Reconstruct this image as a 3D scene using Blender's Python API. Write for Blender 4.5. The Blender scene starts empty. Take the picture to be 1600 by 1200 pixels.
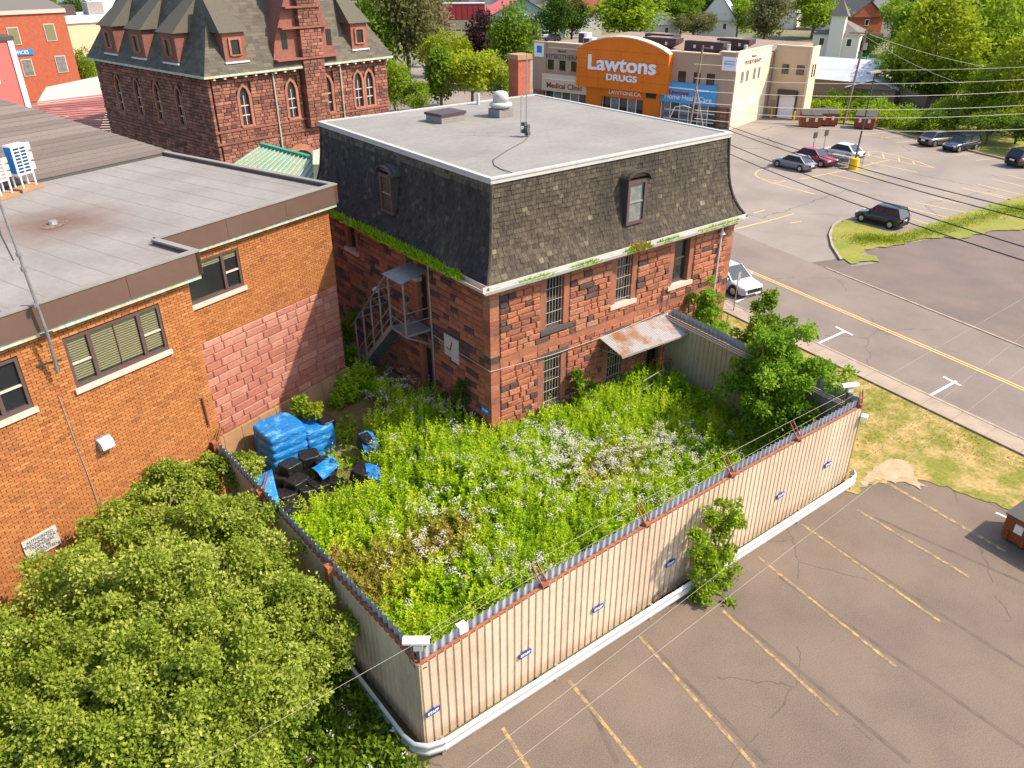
import bpy, math, random
import numpy as np
from mathutils import Vector, Matrix
random.seed(7); rng = np.random.default_rng(7)
S = bpy.context.scene; COL = S.collection
R = math.radians
# ---------------------------------------------------------------- camera, sky, sun, exposure
F_PX, YAW, PITCH, ROLL = 1231.2, 0.91366, -0.50009, -0.00218
CAM = np.array([-15.66, -21.61, 18.02])
_f = np.array([math.cos(YAW)*math.cos(PITCH), math.sin(YAW)*math.cos(PITCH), math.sin(PITCH)])
_r = np.array([math.sin(YAW), -math.cos(YAW), 0.0]); _u = np.cross(_r, _f)
RT = math.cos(ROLL)*_r + math.sin(ROLL)*_u; UP = -math.sin(ROLL)*_r + math.cos(ROLL)*_u
cam = bpy.data.cameras.new('camera'); cam.sensor_width = 36; cam.lens = F_PX/1600*36
cam.clip_start = 0.1; cam.clip_end = 3000
co = bpy.data.objects.new('camera', cam); COL.objects.link(co)
co.matrix_world = Matrix(((RT[0], UP[0], -_f[0], CAM[0]), (RT[1], UP[1], -_f[1], CAM[1]), (RT[2], UP[2], -_f[2], CAM[2]), (0, 0, 0, 1)))
S.camera = co
SUN_AZ, SUN_EL = R(-43), R(47)
sv = Vector((math.cos(SUN_AZ)*math.cos(SUN_EL), math.sin(SUN_AZ)*math.cos(SUN_EL), math.sin(SUN_EL)))
W = bpy.data.worlds.new('World'); S.world = W; W.use_nodes = True
nt = W.node_tree; sk = nt.nodes.new('ShaderNodeTexSky'); sk.sky_type = 'NISHITA'; sk.sun_disc = False
sk.sun_elevation = SUN_EL; sk.sun_rotation = R(90) - SUN_AZ; sk.air_density = 1.0; sk.dust_density = 2.0
bg = nt.nodes['Background']; bg.inputs[1].default_value = 0.15; nt.links.new(sk.outputs[0], bg.inputs[0])
sl = bpy.data.lights.new('sun', 'SUN'); sl.energy = 3.5; sl.angle = R(0.7); sl.color = (1, .89, .73)
so = bpy.data.objects.new('sun', sl); COL.objects.link(so); so.rotation_euler = sv.to_track_quat('Z', 'Y').to_euler(); so.location = (30, -30, 60)
vs = S.view_settings; vs.view_transform = 'Standard'; vs.look = 'None'; vs.gamma = 1; vs.use_curve_mapping = False; vs.exposure = 1.1
S.render.engine = 'CYCLES'; S.cycles.max_bounces = 6; S.cycles.transparent_max_bounces = 6
# ---------------------------------------------------------------- helpers
def ray(px, py): return _f + RT*((px-800)/F_PX) - UP*((py-600)/F_PX)
def G(px, py, z=0.0):            # where the line of sight meets a level at height z
    d = ray(px, py); t = (z-CAM[2])/d[2]; return CAM + t*d
def GX(px, py, x): d = ray(px, py); return CAM + d*((x-CAM[0])/d[0])
def GY(px, py, y): d = ray(px, py); return CAM + d*((y-CAM[1])/d[1])
class MB:
    def __init__(s): s.v = []; s.f = []; s.m = []; s.t = []
    def add(s, vs, fs, m=0, t=.5):
        b = len(s.v); s.v.extend([tuple(map(float, p)) for p in vs])
        for q in fs: s.f.append(tuple(b+i for i in q)); s.m.append(m); s.t.append(t)
        return s
    def box(s, x0, x1, y0, y1, z0, z1, m=0, t=.5):
        return s.add([(x0,y0,z0),(x1,y0,z0),(x1,y1,z0),(x0,y1,z0),(x0,y0,z1),(x1,y0,z1),(x1,y1,z1),(x0,y1,z1)],
            [(0,3,2,1),(4,5,6,7),(0,1,5,4),(1,2,6,5),(2,3,7,6),(3,0,4,7)], m, t)
    def obox(s, c, ax, ay, az, m=0, t=.5):   # oriented box from centre and half vectors
        c, ax, ay, az = map(np.array, (c, ax, ay, az)); P = [c+i*ax+j*ay+k*az for k in (-1,1) for i, j in ((-1,-1),(1,-1),(1,1),(-1,1))]
        return s.add(P, [(0,3,2,1),(4,5,6,7),(0,1,5,4),(1,2,6,5),(2,3,7,6),(3,0,4,7)], m, t)
    def bar(s, a, b, w, h=None, m=0):
        a, b = np.array(a, float), np.array(b, float); d = b-a; L = np.linalg.norm(d); d /= L
        q = np.cross(d, (0,0,1)); q = np.array([1.,0,0]) if np.linalg.norm(q) < 1e-3 else q/np.linalg.norm(q); k = np.cross(q, d)
        return s.obox((a+b)/2, d*L/2, q*w/2, k*(h or w)/2, m)
    def cyl(s, a, b, r0, r1=None, n=8, m=0, caps=True):
        return s.tube([a, b], [r0, r0 if r1 is None else r1], n, m, caps)
    def tube(s, path, r, n=6, m=0, caps=True):
        P = [np.array(p, float) for p in path]; N = len(P); rr = r if isinstance(r, (list, tuple)) else [r]*N; vs = []
        ref = None
        for i, p in enumerate(P):
            d = P[min(i+1, N-1)]-P[max(i-1, 0)]; d = d/np.linalg.norm(d)
            if ref is None: ref = np.array([0,0,1.]) if abs(d[2]) < .9 else np.array([1.,0,0])
            q = np.cross(d, ref); q /= np.linalg.norm(q); k = np.cross(q, d)
            vs += [p+rr[i]*(math.cos(2*math.pi*j/n)*q+math.sin(2*math.pi*j/n)*k) for j in range(n)]
        fs = [(i*n+j, i*n+(j+1) % n, (i+1)*n+(j+1) % n, (i+1)*n+j) for i in range(N-1) for j in range(n)]
        if caps: fs += [tuple(range(n-1, -1, -1)), tuple((N-1)*n+j for j in range(n))]
        return s.add(vs, fs, m)
    def prism(s, poly, a, b, P, m=0):       # poly in (u,z), extruded from depth a to depth b, P(u,z,d) -> point
        n = len(poly); vs = [P(u, z, a) for u, z in poly]+[P(u, z, b) for u, z in poly]
        return s.add(vs, [tuple(range(n-1, -1, -1)), tuple(range(n, 2*n))]+[(i, (i+1) % n, n+(i+1) % n, n+i) for i in range(n)], m)
    def slab(s, poly, z0, z1, m=0):
        n = len(poly); vs = [(p[0], p[1], z0) for p in poly]+[(p[0], p[1], z1) for p in poly]
        return s.add(vs, [tuple(range(n-1, -1, -1)), tuple(range(n, 2*n))]+[(i, (i+1) % n, n+(i+1) % n, n+i) for i in range(n)], m)
    def build(s, name, mats, parent=None, smooth=False, stuff=False):
        me = bpy.data.meshes.new(name); me.from_pydata(s.v, [], s.f)
        for m in (mats if isinstance(mats, (list, tuple)) else [mats]): me.materials.append(m)
        me.polygons.foreach_set('material_index', s.m)
        a = me.attributes.new('tone', 'FLOAT', 'FACE'); a.data.foreach_set('value', s.t)
        if smooth: me.polygons.foreach_set('use_smooth', [True]*len(s.f))
        me.update(); o = bpy.data.objects.new(name, me); COL.objects.link(o)
        if parent: o.parent = parent
        if stuff: o['kind'] = 'stuff'
        return o
def quads_mesh(name, V, mats, tone, smooth=False):   # V: (N,4,3) numpy quads
    N = len(V); me = bpy.data.meshes.new(name); me.vertices.add(N*4); me.vertices.foreach_set('co', V.reshape(-1).astype(np.float32))
    me.loops.add(N*4); me.loops.foreach_set('vertex_index', np.arange(N*4, dtype=np.int32)); me.polygons.add(N)
    me.polygons.foreach_set('loop_start', np.arange(0, N*4, 4, dtype=np.int32)); me.polygons.foreach_set('loop_total', np.full(N, 4, np.int32))
    me.materials.append(mats); me.update(calc_edges=True)
    a = me.attributes.new('tone', 'FLOAT', 'FACE'); a.data.foreach_set('value', np.asarray(tone, np.float32)); return me
def tag(o, label, cat, group=None):
    o['label'] = label; o['category'] = cat
    if group: o['group'] = group
    return o
def thing(name, label, cat, loc=(0,0,0), rz=0, group=None):
    o = bpy.data.objects.new(name, None); COL.objects.link(o); o.location = loc; o.rotation_euler = (0,0,rz); o.empty_display_size = .2
    return tag(o, label, cat, group)
def struct(o): o['kind'] = 'structure'; return o
def copy_tree(o, parent=None):
    c = o.copy(); COL.objects.link(c); c.parent = parent
    for ch in o.children: copy_tree(ch, c)
    return c
def text(body, size, mat, parent, loc, rot, name='lettering', ext=.01, off=0, xs=1.0, align='CENTER'):
    cu = bpy.data.curves.new(name, 'FONT'); cu.body = body; cu.size = size; cu.extrude = ext; cu.offset = off; cu.align_x = align; cu.align_y = 'CENTER'; cu.resolution_u = 3
    t = bpy.data.objects.new('tmp', cu); me = bpy.data.meshes.new_from_object(t); bpy.data.objects.remove(t); me.materials.clear(); me.materials.append(mat)
    o = bpy.data.objects.new(name, me); COL.objects.link(o); o.parent = parent; o.location = loc; o.rotation_euler = rot; o.scale = (xs, 1, 1); return o
# ---------------------------------------------------------------- materials
def srgb(*c): return tuple((x/255/12.92 if x/255 <= .04045 else ((x/255+.055)/1.055)**2.4) for x in c)
def mat(name, col, rough=.8, col2=None, scale=2., var=.25, vscale=12., bump=.0, bscale=40., metal=0., ramp=None, spec=.35, stretch=(1,1,1), detail=6, contrast=(.35,.65), trans=0, coat=0):
    m = bpy.data.materials.new(name); m.use_nodes = True; nt = m.node_tree; N = nt.nodes; L = nt.links; b = N['Principled BSDF']
    b.inputs['Roughness'].default_value = rough; b.inputs['Metallic'].default_value = metal; b.inputs['Specular IOR Level'].default_value = spec
    if coat: b.inputs['Coat Weight'].default_value = coat; b.inputs['Coat Roughness'].default_value = .05
    tc = N.new('ShaderNodeTexCoord'); mp = N.new('ShaderNodeMapping'); mp.inputs['Scale'].default_value = stretch; L.new(tc.outputs['Object'], mp.inputs[0])
    def noise(s, d=detail, ro=.6):
        n = N.new('ShaderNodeTexNoise'); n.inputs['Scale'].default_value = s; n.inputs['Detail'].default_value = d; n.inputs['Roughness'].default_value = ro; L.new(mp.outputs[0], n.inputs['Vector']); return n.outputs['Fac']
    def mix(a, bb, f, mode='MIX'):
        n = N.new('ShaderNodeMix'); n.data_type = 'RGBA'; n.blend_type = mode
        for i, x in ((0, f), (6, a), (7, bb)):
            if isinstance(x, (int, float)): n.inputs[i].default_value = x
            elif isinstance(x, tuple): n.inputs[i].default_value = (*x[:3], 1)
            else: L.new(x, n.inputs[i])
        return n.outputs[2]
    def rmp(x, stops):
        n = N.new('ShaderNodeValToRGB'); e = n.color_ramp.elements
        while len(e) < len(stops): e.new(.5)
        for k, (p, c) in zip(e, stops): k.position = p; k.color = (*c, 1) if isinstance(c, tuple) else (c, c, c, 1)
        L.new(x, n.inputs[0]); return n.outputs[0]
    if ramp:
        at = N.new('ShaderNodeAttribute'); at.attribute_name = 'tone'; c = rmp(at.outputs['Fac'], ramp)
        if col2: c = mix(c, col2, rmp(noise(scale), [(contrast[0], 0.), (contrast[1], 1.)]))
    elif col2: c = mix(col, col2, rmp(noise(scale), [(contrast[0], 0.), (contrast[1], 1.)]))
    else: c = mix(col, col, 0.)
    if var: c = mix(c, rmp(noise(vscale, 8, .7), [(.25, 1-var), (.75, 1+var)]), 1., 'MULTIPLY')
    L.new(c, b.inputs['Base Color'])
    if bump:
        bn = N.new('ShaderNodeBump'); bn.inputs['Strength'].default_value = bump; bn.inputs['Distance'].default_value = .05; L.new(noise(bscale, 8, .7), bn.inputs['Height']); L.new(bn.outputs[0], b.inputs['Normal'])
    if trans:
        t = N.new('ShaderNodeBsdfTranslucent'); L.new(c, t.inputs[0]); ms = N.new('ShaderNodeMixShader'); ms.inputs[0].default_value = trans
        L.new(b.outputs[0], ms.inputs[1]); L.new(t.outputs[0], ms.inputs[2]); L.new(ms.outputs[0], N['Material Output'].inputs[0])
    m['c'] = 0; return m
def add_cracks(m, scale, width, amount, dark, wob=.6):     # thin sealed cracks on a paved sheet
    nt = m.node_tree; N = nt.nodes; L = nt.links; b = N['Principled BSDF']; src = b.inputs['Base Color'].links[0].from_socket
    tc = N.new('ShaderNodeTexCoord'); n = N.new('ShaderNodeTexNoise'); n.inputs['Scale'].default_value = .9; n.inputs['Detail'].default_value = 5
    L.new(tc.outputs['Object'], n.inputs['Vector']); va = N.new('ShaderNodeVectorMath'); va.operation = 'MULTIPLY_ADD'
    L.new(n.outputs['Color'], va.inputs[0]); va.inputs[1].default_value = (wob, wob, 0); L.new(tc.outputs['Object'], va.inputs[2])
    v = N.new('ShaderNodeTexVoronoi'); v.feature = 'DISTANCE_TO_EDGE'; v.voronoi_dimensions = '2D'; v.inputs['Scale'].default_value = scale; L.new(va.outputs[0], v.inputs['Vector'])
    lt = N.new('ShaderNodeMath'); lt.operation = 'LESS_THAN'; lt.inputs[1].default_value = width; L.new(v.outputs['Distance'], lt.inputs[0])
    n2 = N.new('ShaderNodeTexNoise'); n2.inputs['Scale'].default_value = .25; L.new(tc.outputs['Object'], n2.inputs['Vector'])
    g2 = N.new('ShaderNodeMath'); g2.operation = 'GREATER_THAN'; g2.inputs[1].default_value = .5; L.new(n2.outputs['Fac'], g2.inputs[0])
    mu = N.new('ShaderNodeMath'); mu.operation = 'MULTIPLY'; L.new(lt.outputs[0], mu.inputs[0]); L.new(g2.outputs[0], mu.inputs[1])
    m2 = N.new('ShaderNodeMath'); m2.operation = 'MULTIPLY'; m2.inputs[1].default_value = amount; L.new(mu.outputs[0], m2.inputs[0])
    mx = N.new('ShaderNodeMix'); mx.data_type = 'RGBA'; L.new(m2.outputs[0], mx.inputs[0]); L.new(src, mx.inputs[6]); mx.inputs[7].default_value = (*dark, 1); L.new(mx.outputs[2], b.inputs['Base Color'])
def worn(m, scale, lo, hi, under):                          # paint worn through to what lies under it
    nt = m.node_tree; N = nt.nodes; L = nt.links; b = N['Principled BSDF']; src = b.inputs['Base Color'].links[0].from_socket
    tc = N.new('ShaderNodeTexCoord'); n = N.new('ShaderNodeTexNoise'); n.inputs['Scale'].default_value = scale; n.inputs['Detail'].default_value = 8; n.inputs['Roughness'].default_value = .75; L.new(tc.outputs['Object'], n.inputs['Vector'])
    r = N.new('ShaderNodeValToRGB'); r.color_ramp.elements[0].position = lo; r.color_ramp.elements[1].position = hi; L.new(n.outputs['Fac'], r.inputs[0])
    mx = N.new('ShaderNodeMix'); mx.data_type = 'RGBA'; L.new(r.outputs[0], mx.inputs[0]); L.new(src, mx.inputs[6]); mx.inputs[7].default_value = (*under, 1); L.new(mx.outputs[2], b.inputs['Base Color'])
def leafmat(name, stops, trans=.45):
    return mat(name, (0,0,0), rough=.75, ramp=stops, var=0, spec=.12, trans=trans)
M = {}
M['asphalt'] = mat('old_asphalt', (.175,.128,.096), .9, (.122,.092,.072), .35, .6, 30, .5, 60, contrast=(.4,.75)); add_cracks(M['asphalt'], .14, .0032, .5, (.06,.045,.04), .9)
M['street'] = mat('street_asphalt', (.205,.160,.133), .88, (.160,.128,.108), .25, .25, 25, .15, 90); add_cracks(M['street'], .10, .0045, .5, (.09,.075,.065), 1.)
M['lot'] = mat('car_park_asphalt', (.195,.162,.138), .88, (.25,.21,.178), .18, .25, 20, .12, 90); add_cracks(M['lot'], .085, .0055, .6, (.07,.06,.055), 1.2)
M['vacant'] = mat('vacant_lot_asphalt', (.165,.122,.103), .9, (.125,.096,.085), .3, .3, 25, .2, 80); add_cracks(M['vacant'], .12, .004, .5, (.12,.15,.04))
M['concrete'] = mat('pavement_concrete', (.34,.265,.20), .9, (.27,.21,.165), 1.2, .12, 20, .1, 60)
M['kerb'] = mat('kerb_stone', (.36,.29,.22), .9, (.25,.2,.15), 2, .2)
M['lawn'] = mat('dry_lawn', (.17,.165,.022), .95, (.36,.25,.095), .9, .5, 6, .5, 30, contrast=(.42,.62))
M['grass'] = mat('green_grass', (.13,.17,.02), .95, (.26,.22,.04), .35, .35, 8, .5, 30)
M['sand'] = mat('sandy_soil', (.42,.30,.19), .95, (.3,.22,.13), 2, .2)
M['soil'] = mat('brown_soil', (.13,.09,.045), .95, (.16,.15,.03), 1.2, .4, 6, .3)
M['ground'] = mat('rough_ground', (.07,.095,.022), .95, (.20,.17,.10), .05, .3, 1)
M['yellow'] = mat('yellow_road_paint', (.46,.30,.085), .8, var=.1); worn(M['yellow'], 5, .37, .56, (.160,.118,.090))
M['yellow2'] = mat('lot_road_paint', (.60,.40,.13), .8, var=.1); worn(M['yellow2'], 3, .5, .8, (.2,.17,.14))
M['whitepaint'] = mat('white_road_paint', (.75,.72,.68), .8, var=.1); worn(M['whitepaint'], 6, .55, .8, (.2,.17,.15))
SAND = [(0, (.06,.042,.038)), (.13, (.105,.058,.046)), (.2, (.20,.078,.047)), (.45, (.31,.108,.057)), (.75, (.365,.135,.072)), (.9, (.33,.145,.084)), (1, (.30,.165,.10))]
M['stone'] = mat('red_sandstone', (0,0,0), .9, ramp=SAND, col2=(.13,.065,.045), scale=1.6, contrast=(.58,.8), var=.4, vscale=11, bump=1., bscale=12)
M['dressed'] = mat('dressed_sandstone', (.32,.115,.062), .9, (.20,.085,.052), 1.0, .3, 8, .35, 20)
M['mortar'] = mat('stone_mortar', (.17,.085,.055), .95)
M['oldstone'] = mat('weathered_sandstone', (0,0,0), .9, ramp=[(0, (.09,.042,.033)), (.2, (.16,.066,.047)), (.6, (.24,.095,.066)), (1, (.30,.14,.095))], col2=(.12,.055,.04), scale=.6, contrast=(.5,.75), var=.25, vscale=5, bump=.6, bscale=8)
M['olddress'] = mat('smooth_old_sandstone', (.36,.15,.095), .9, (.24,.10,.07), .8, .2, 5, .2, 10)
M['pink'] = mat('pink_sandstone', (0,0,0), .9, ramp=[(0, (.27,.095,.065)), (.5, (.34,.132,.092)), (1, (.40,.195,.14))], var=.22, vscale=6, bump=.5, bscale=12)
M['plinth'] = mat('tan_plinth_stone', (.36,.21,.10), .9, (.28,.16,.09), 1.5, .2, 6, .2)
M['brick'] = mat('orange_brick', (0,0,0), .85, ramp=[(0, (.23,.085,.028)), (.3, (.31,.115,.034)), (.6, (.36,.137,.042)), (.85, (.40,.158,.052)), (1, (.38,.175,.06))], col2=(.23,.088,.036), scale=.7, contrast=(.55,.85), var=.16, vscale=14, bump=.2)
M['brickmortar'] = mat('pale_mortar', (.50,.32,.185), .95)
M['redbrick'] = mat('red_brick', (.40,.10,.05), .85, (.30,.08,.04), 2.5, .25, 10)
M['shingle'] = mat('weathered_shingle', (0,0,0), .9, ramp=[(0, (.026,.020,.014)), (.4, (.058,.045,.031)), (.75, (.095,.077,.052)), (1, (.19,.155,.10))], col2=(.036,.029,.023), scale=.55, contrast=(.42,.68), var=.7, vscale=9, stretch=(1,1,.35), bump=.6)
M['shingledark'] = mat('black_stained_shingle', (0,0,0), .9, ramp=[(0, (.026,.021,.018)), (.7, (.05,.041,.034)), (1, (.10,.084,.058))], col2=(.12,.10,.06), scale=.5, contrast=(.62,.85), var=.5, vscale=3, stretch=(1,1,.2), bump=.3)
M['slate'] = mat('grey_green_slate', (0,0,0), .8, ramp=[(0, (.058,.050,.036)), (1, (.105,.092,.066))], var=.15, vscale=4)
M['membrane'] = mat('pale_roof_membrane', (.245,.228,.205), .9, (.185,.170,.152), .35, .14, 5, .08, contrast=(.3,.7))
M['membrane2'] = mat('grey_roof_membrane', (.245,.224,.205), .9, (.195,.176,.16), .4, .12, 4, .05)
M['asphaltshingle'] = mat('brown_asphalt_shingle', (0,0,0), .95, ramp=[(0, (.11,.088,.078)), (1, (.165,.135,.12))], var=.15)
M['white'] = mat('white_painted_metal', (.44,.425,.40), .5, (.30,.275,.245), 3, .1, 20, contrast=(.55,.8))
M['offwhite'] = mat('off_white_render', (.68,.62,.55), .8, var=.1)
M['grey'] = mat('galvanised_grey', (.36,.36,.36), .45, (.28,.28,.29), 4, .15, metal=.6)
M['greypaint'] = mat('grey_steel', (.28,.26,.24), .6, (.2,.17,.14), 3, .2)
M['darkgrey'] = mat('dark_grey', (.07,.065,.06), .7, var=.2)
M['black'] = mat('black_plastic', (.014,.014,.015), .35, var=.2)
M['brown'] = mat('brown_fascia_metal', (.105,.062,.048), .45, (.12,.075,.058), .6, .08, 3)
M['brownframe'] = mat('brown_window_frame', (.085,.055,.05), .5)
M['copper'] = mat('verdigris_copper', (.36,.44,.36), .6, (.40,.34,.22), 2.2, .3, 7, contrast=(.45,.6), stretch=(1,1,.1))
M['greenroof'] = mat('green_metal_roof', (.20,.36,.25), .5, (.30,.36,.24), .5, .15, 3)
M['greentrim'] = mat('green_trim', (.03,.27,.16), .5)
M['glass'] = mat('dark_window_glass', (.018,.02,.022), .08, var=0, spec=.8)
M['glass2'] = mat('hazy_window_glass', (.10,.13,.12), .15, (.22,.2,.2), 2.5, .3, spec=.8)
M['blind'] = mat('cream_blind', (.17,.16,.085), .7)
M['sill'] = mat('limestone_sill', (.50,.40,.335), .85, var=.12)
M['cream'] = mat('cream_siding', (0,0,0), .6, (.42,.32,.22), .45, .14, 4, ramp=[(0, (.50,.39,.28)), (1, (.58,.46,.335))], contrast=(.5,.8))
M['fence_in'] = mat('olive_back_of_siding', (.40,.325,.21), .6, (.34,.275,.175), .8, .1, 4)
M['rust'] = mat('rusty_red_steel', (.22,.06,.035), .8, (.30,.12,.05), 5, .3, 12)
M['rustsheet'] = mat('rust_stained_tin', (.42,.40,.38), .5, (.34,.15,.06), .9, .15, 8, metal=.3, contrast=(.5,.66))
M['rail'] = mat('galvanised_guard_rail', (.50,.50,.51), .5, (.62,.6,.58), 1.2, .12, 10, metal=.3)
M['blue'] = mat('blue_pallet_wrap', (.010,.16,.44), .3, (.16,.38,.60), 3, .45, 7, .9, 6, contrast=(.52,.72), stretch=(1,1,2.5))
M['bag'] = mat('black_wrapped_bale', (.012,.011,.012), .3, (.12,.1,.1), 6, .3, bump=.4, bscale=12, contrast=(.6,.8))
M['signblue'] = mat('blue_sign_enamel', (.012,.05,.28), .4)
M['signblue2'] = mat('bright_blue_sign', (.01,.20,.50), .4)
M['orange'] = mat('orange_sign_panel', (.72,.175,.005), .6, (.66,.155,.004), .7, .05)
M['skyblue'] = mat('sky_blue_sign', (.06,.33,.62), .5)
M['letter'] = mat('white_letter', (.80,.78,.78), .5, var=.03)
M['redletter'] = mat('dark_red_letter', (.30,.03,.02), .5, var=0)
M['purpleletter'] = mat('purple_letter', (.10,.06,.10), .5, var=0)
M['tan'] = mat('tan_stucco', (.42,.29,.20), .9, (.40,.275,.19), .7, .05)
M['tan2'] = mat('ochre_stucco', (.58,.43,.27), .9, var=.05)
M['cream2'] = mat('cream_stucco', (.70,.56,.40), .9, (.64,.5,.35), .6, .06)
M['gravel'] = mat('brown_gravel_roof', (.26,.18,.14), .95, (.2,.14,.11), .8, .25, 12)
M['plum'] = mat('dark_plum_metal', (.06,.035,.035), .5)
M['rubber'] = mat('tyre_rubber', (.015,.015,.015), .8, var=0)
M['rim'] = mat('alloy_rim', (.45,.45,.46), .3, metal=.8, var=0)
M['carglass'] = mat('car_glass', (.025,.035,.045), .08, var=0, spec=.5)
M['redlight'] = mat('red_lamp_lens', (.45,.015,.02), .2, var=0)
M['lens'] = mat('clear_lamp_lens', (.6,.6,.6), .1, var=0)
M['yellowpaint'] = mat('yellow_paint', (.72,.42,.01), .6, var=.08)
M['dumpster'] = mat('rust_brown_dumpster', (.27,.065,.02), .6, (.2,.05,.02), 2, .2)
M['wood'] = mat('weathered_pole_wood', (.20,.13,.08), .9, (.28,.2,.14), 4, .25, stretch=(1,1,.1))
M['bark'] = mat('tree_bark', (.13,.10,.07), .95, var=.3)
M['wire'] = mat('pale_cable', (.30,.27,.22), .6, var=0)
M['wire2'] = mat('pale_line', (.5,.46,.38), .6, var=0)
M['wireblack'] = mat('black_cable', (.015,.015,.015), .6, var=0)
M['redmetal'] = mat('red_metal_roof', (.62,.10,.085), .55, var=.05)
M['teal'] = mat('pale_green_siding', (.22,.33,.27), .8)
M['houseroof'] = mat('grey_house_roof', (.13,.115,.105), .9, var=.15)
M['maroonroof'] = mat('maroon_house_roof', (.22,.055,.04), .9, var=.1)
M['tinroof'] = mat('silver_tin_roof', (.55,.56,.6), .5, (.48,.5,.55), .5, .08)
M['shedwall'] = mat('dusty_shed_wall', (.30,.22,.165), .9, var=.15)
M['fencewood'] = mat('grey_fence_wood', (.30,.25,.21), .9, var=.2)
M['boxcar'] = mat('maroon_boxcar', (.25,.025,.03), .6, var=.1)
M['pinkpaint'] = mat('pink_red_paint', (.55,.13,.12), .7, var=.05)
M['warehouse'] = mat('pale_grey_cladding', (.36,.34,.33), .7, (.42,.4,.39), .1, .05)
M['acblue'] = mat('dark_teal_slot', (.012,.05,.11), .5)
M['galv'] = mat('galvanised_sheet', (.34,.36,.40), .6, (.26,.27,.30), 3, .15)
M['seamdark'] = mat('sealed_joint', (.088,.066,.053), .9, var=.4); worn(M['seamdark'], 2.2, .36, .52, (.130,.096,.073))
M['pinkmortar'] = mat('pink_mortar', (.30,.15,.11), .95)
M['seam'] = mat('membrane_lap', (.22,.195,.18), .9)
def stained(name, c, rad, col):                             # round rust stain soaked into the roof membrane
    m = mat(name, (.245,.224,.205), .9, (.195,.176,.16), .4, .12, 4, .05); nt = m.node_tree; N = nt.nodes; L = nt.links; b = N['Principled BSDF']; src = b.inputs['Base Color'].links[0].from_socket
    tc = N.new('ShaderNodeTexCoord'); n = N.new('ShaderNodeTexNoise'); n.inputs['Scale'].default_value = .9; n.inputs['Detail'].default_value = 6; L.new(tc.outputs['Object'], n.inputs['Vector'])
    va = N.new('ShaderNodeVectorMath'); va.operation = 'MULTIPLY_ADD'; L.new(n.outputs['Color'], va.inputs[0]); va.inputs[1].default_value = (1.6, 1.6, 0); L.new(tc.outputs['Object'], va.inputs[2])
    ds = N.new('ShaderNodeVectorMath'); ds.operation = 'DISTANCE'; L.new(va.outputs[0], ds.inputs[0]); ds.inputs[1].default_value = (c[0]+.8, c[1]+.8, c[2])
    mr = N.new('ShaderNodeMapRange'); mr.inputs['From Min'].default_value = .3; mr.inputs['From Max'].default_value = rad; mr.inputs['To Min'].default_value = .9; mr.inputs['To Max'].default_value = 0; L.new(ds.outputs['Value'], mr.inputs['Value'])
    mx = N.new('ShaderNodeMix'); mx.data_type = 'RGBA'; L.new(mr.outputs[0], mx.inputs[0]); L.new(src, mx.inputs[6]); mx.inputs[7].default_value = (*col, 1); L.new(mx.outputs[2], b.inputs['Base Color']); return m
M['petal'] = leafmat('white_petals', [(0, (.55,.52,.45)), (1, (.76,.73,.67))], .3)
L_ = {}
L_['lime'] = leafmat('lime_leaves', [(0, (.07,.12,.008)), (.5, (.21,.31,.016)), (1, (.36,.46,.035))])
L_['mid'] = leafmat('green_leaves', [(0, (.045,.09,.01)), (.5, (.13,.22,.014)), (1, (.26,.37,.03))])
L_['dark'] = leafmat('dark_green_leaves', [(0, (.025,.05,.01)), (.5, (.07,.125,.016)), (1, (.15,.23,.028))])
L_['olive'] = leafmat('olive_leaves', [(0, (.06,.065,.02)), (.5, (.14,.145,.045)), (1, (.24,.22,.09))])
L_['yellow'] = leafmat('yellow_green_leaves', [(0, (.10,.14,.01)), (.5, (.27,.33,.016)), (1, (.44,.47,.03))])
L_['purple'] = leafmat('dark_purple_leaves', [(0, (.014,.007,.009)), (.5, (.04,.017,.02)), (1, (.09,.035,.04))], .2)
L_['pale'] = leafmat('pale_grey_brown_leaves', [(0, (.12,.10,.05)), (.5, (.25,.20,.11)), (1, (.36,.29,.18))])
L_['weed'] = leafmat('weed_leaves', [(0, (.11,.20,.01)), (.45, (.27,.44,.014)), (.8, (.40,.56,.02)), (1, (.52,.58,.045))])
L_['yard'] = leafmat('yard_tree_leaves', [(0, (.06,.14,.01)), (.5, (.17,.31,.018)), (1, (.33,.47,.045))])
L_['tree'] = leafmat('shrub_leaves', [(0, (.06,.095,.010)), (.35, (.16,.23,.02)), (.7, (.33,.39,.05)), (1, (.55,.56,.17))])
L_['dry'] = leafmat('yellowed_grass', [(0, (.24,.22,.025)), (.5, (.36,.30,.05)), (1, (.45,.34,.10))])
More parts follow.
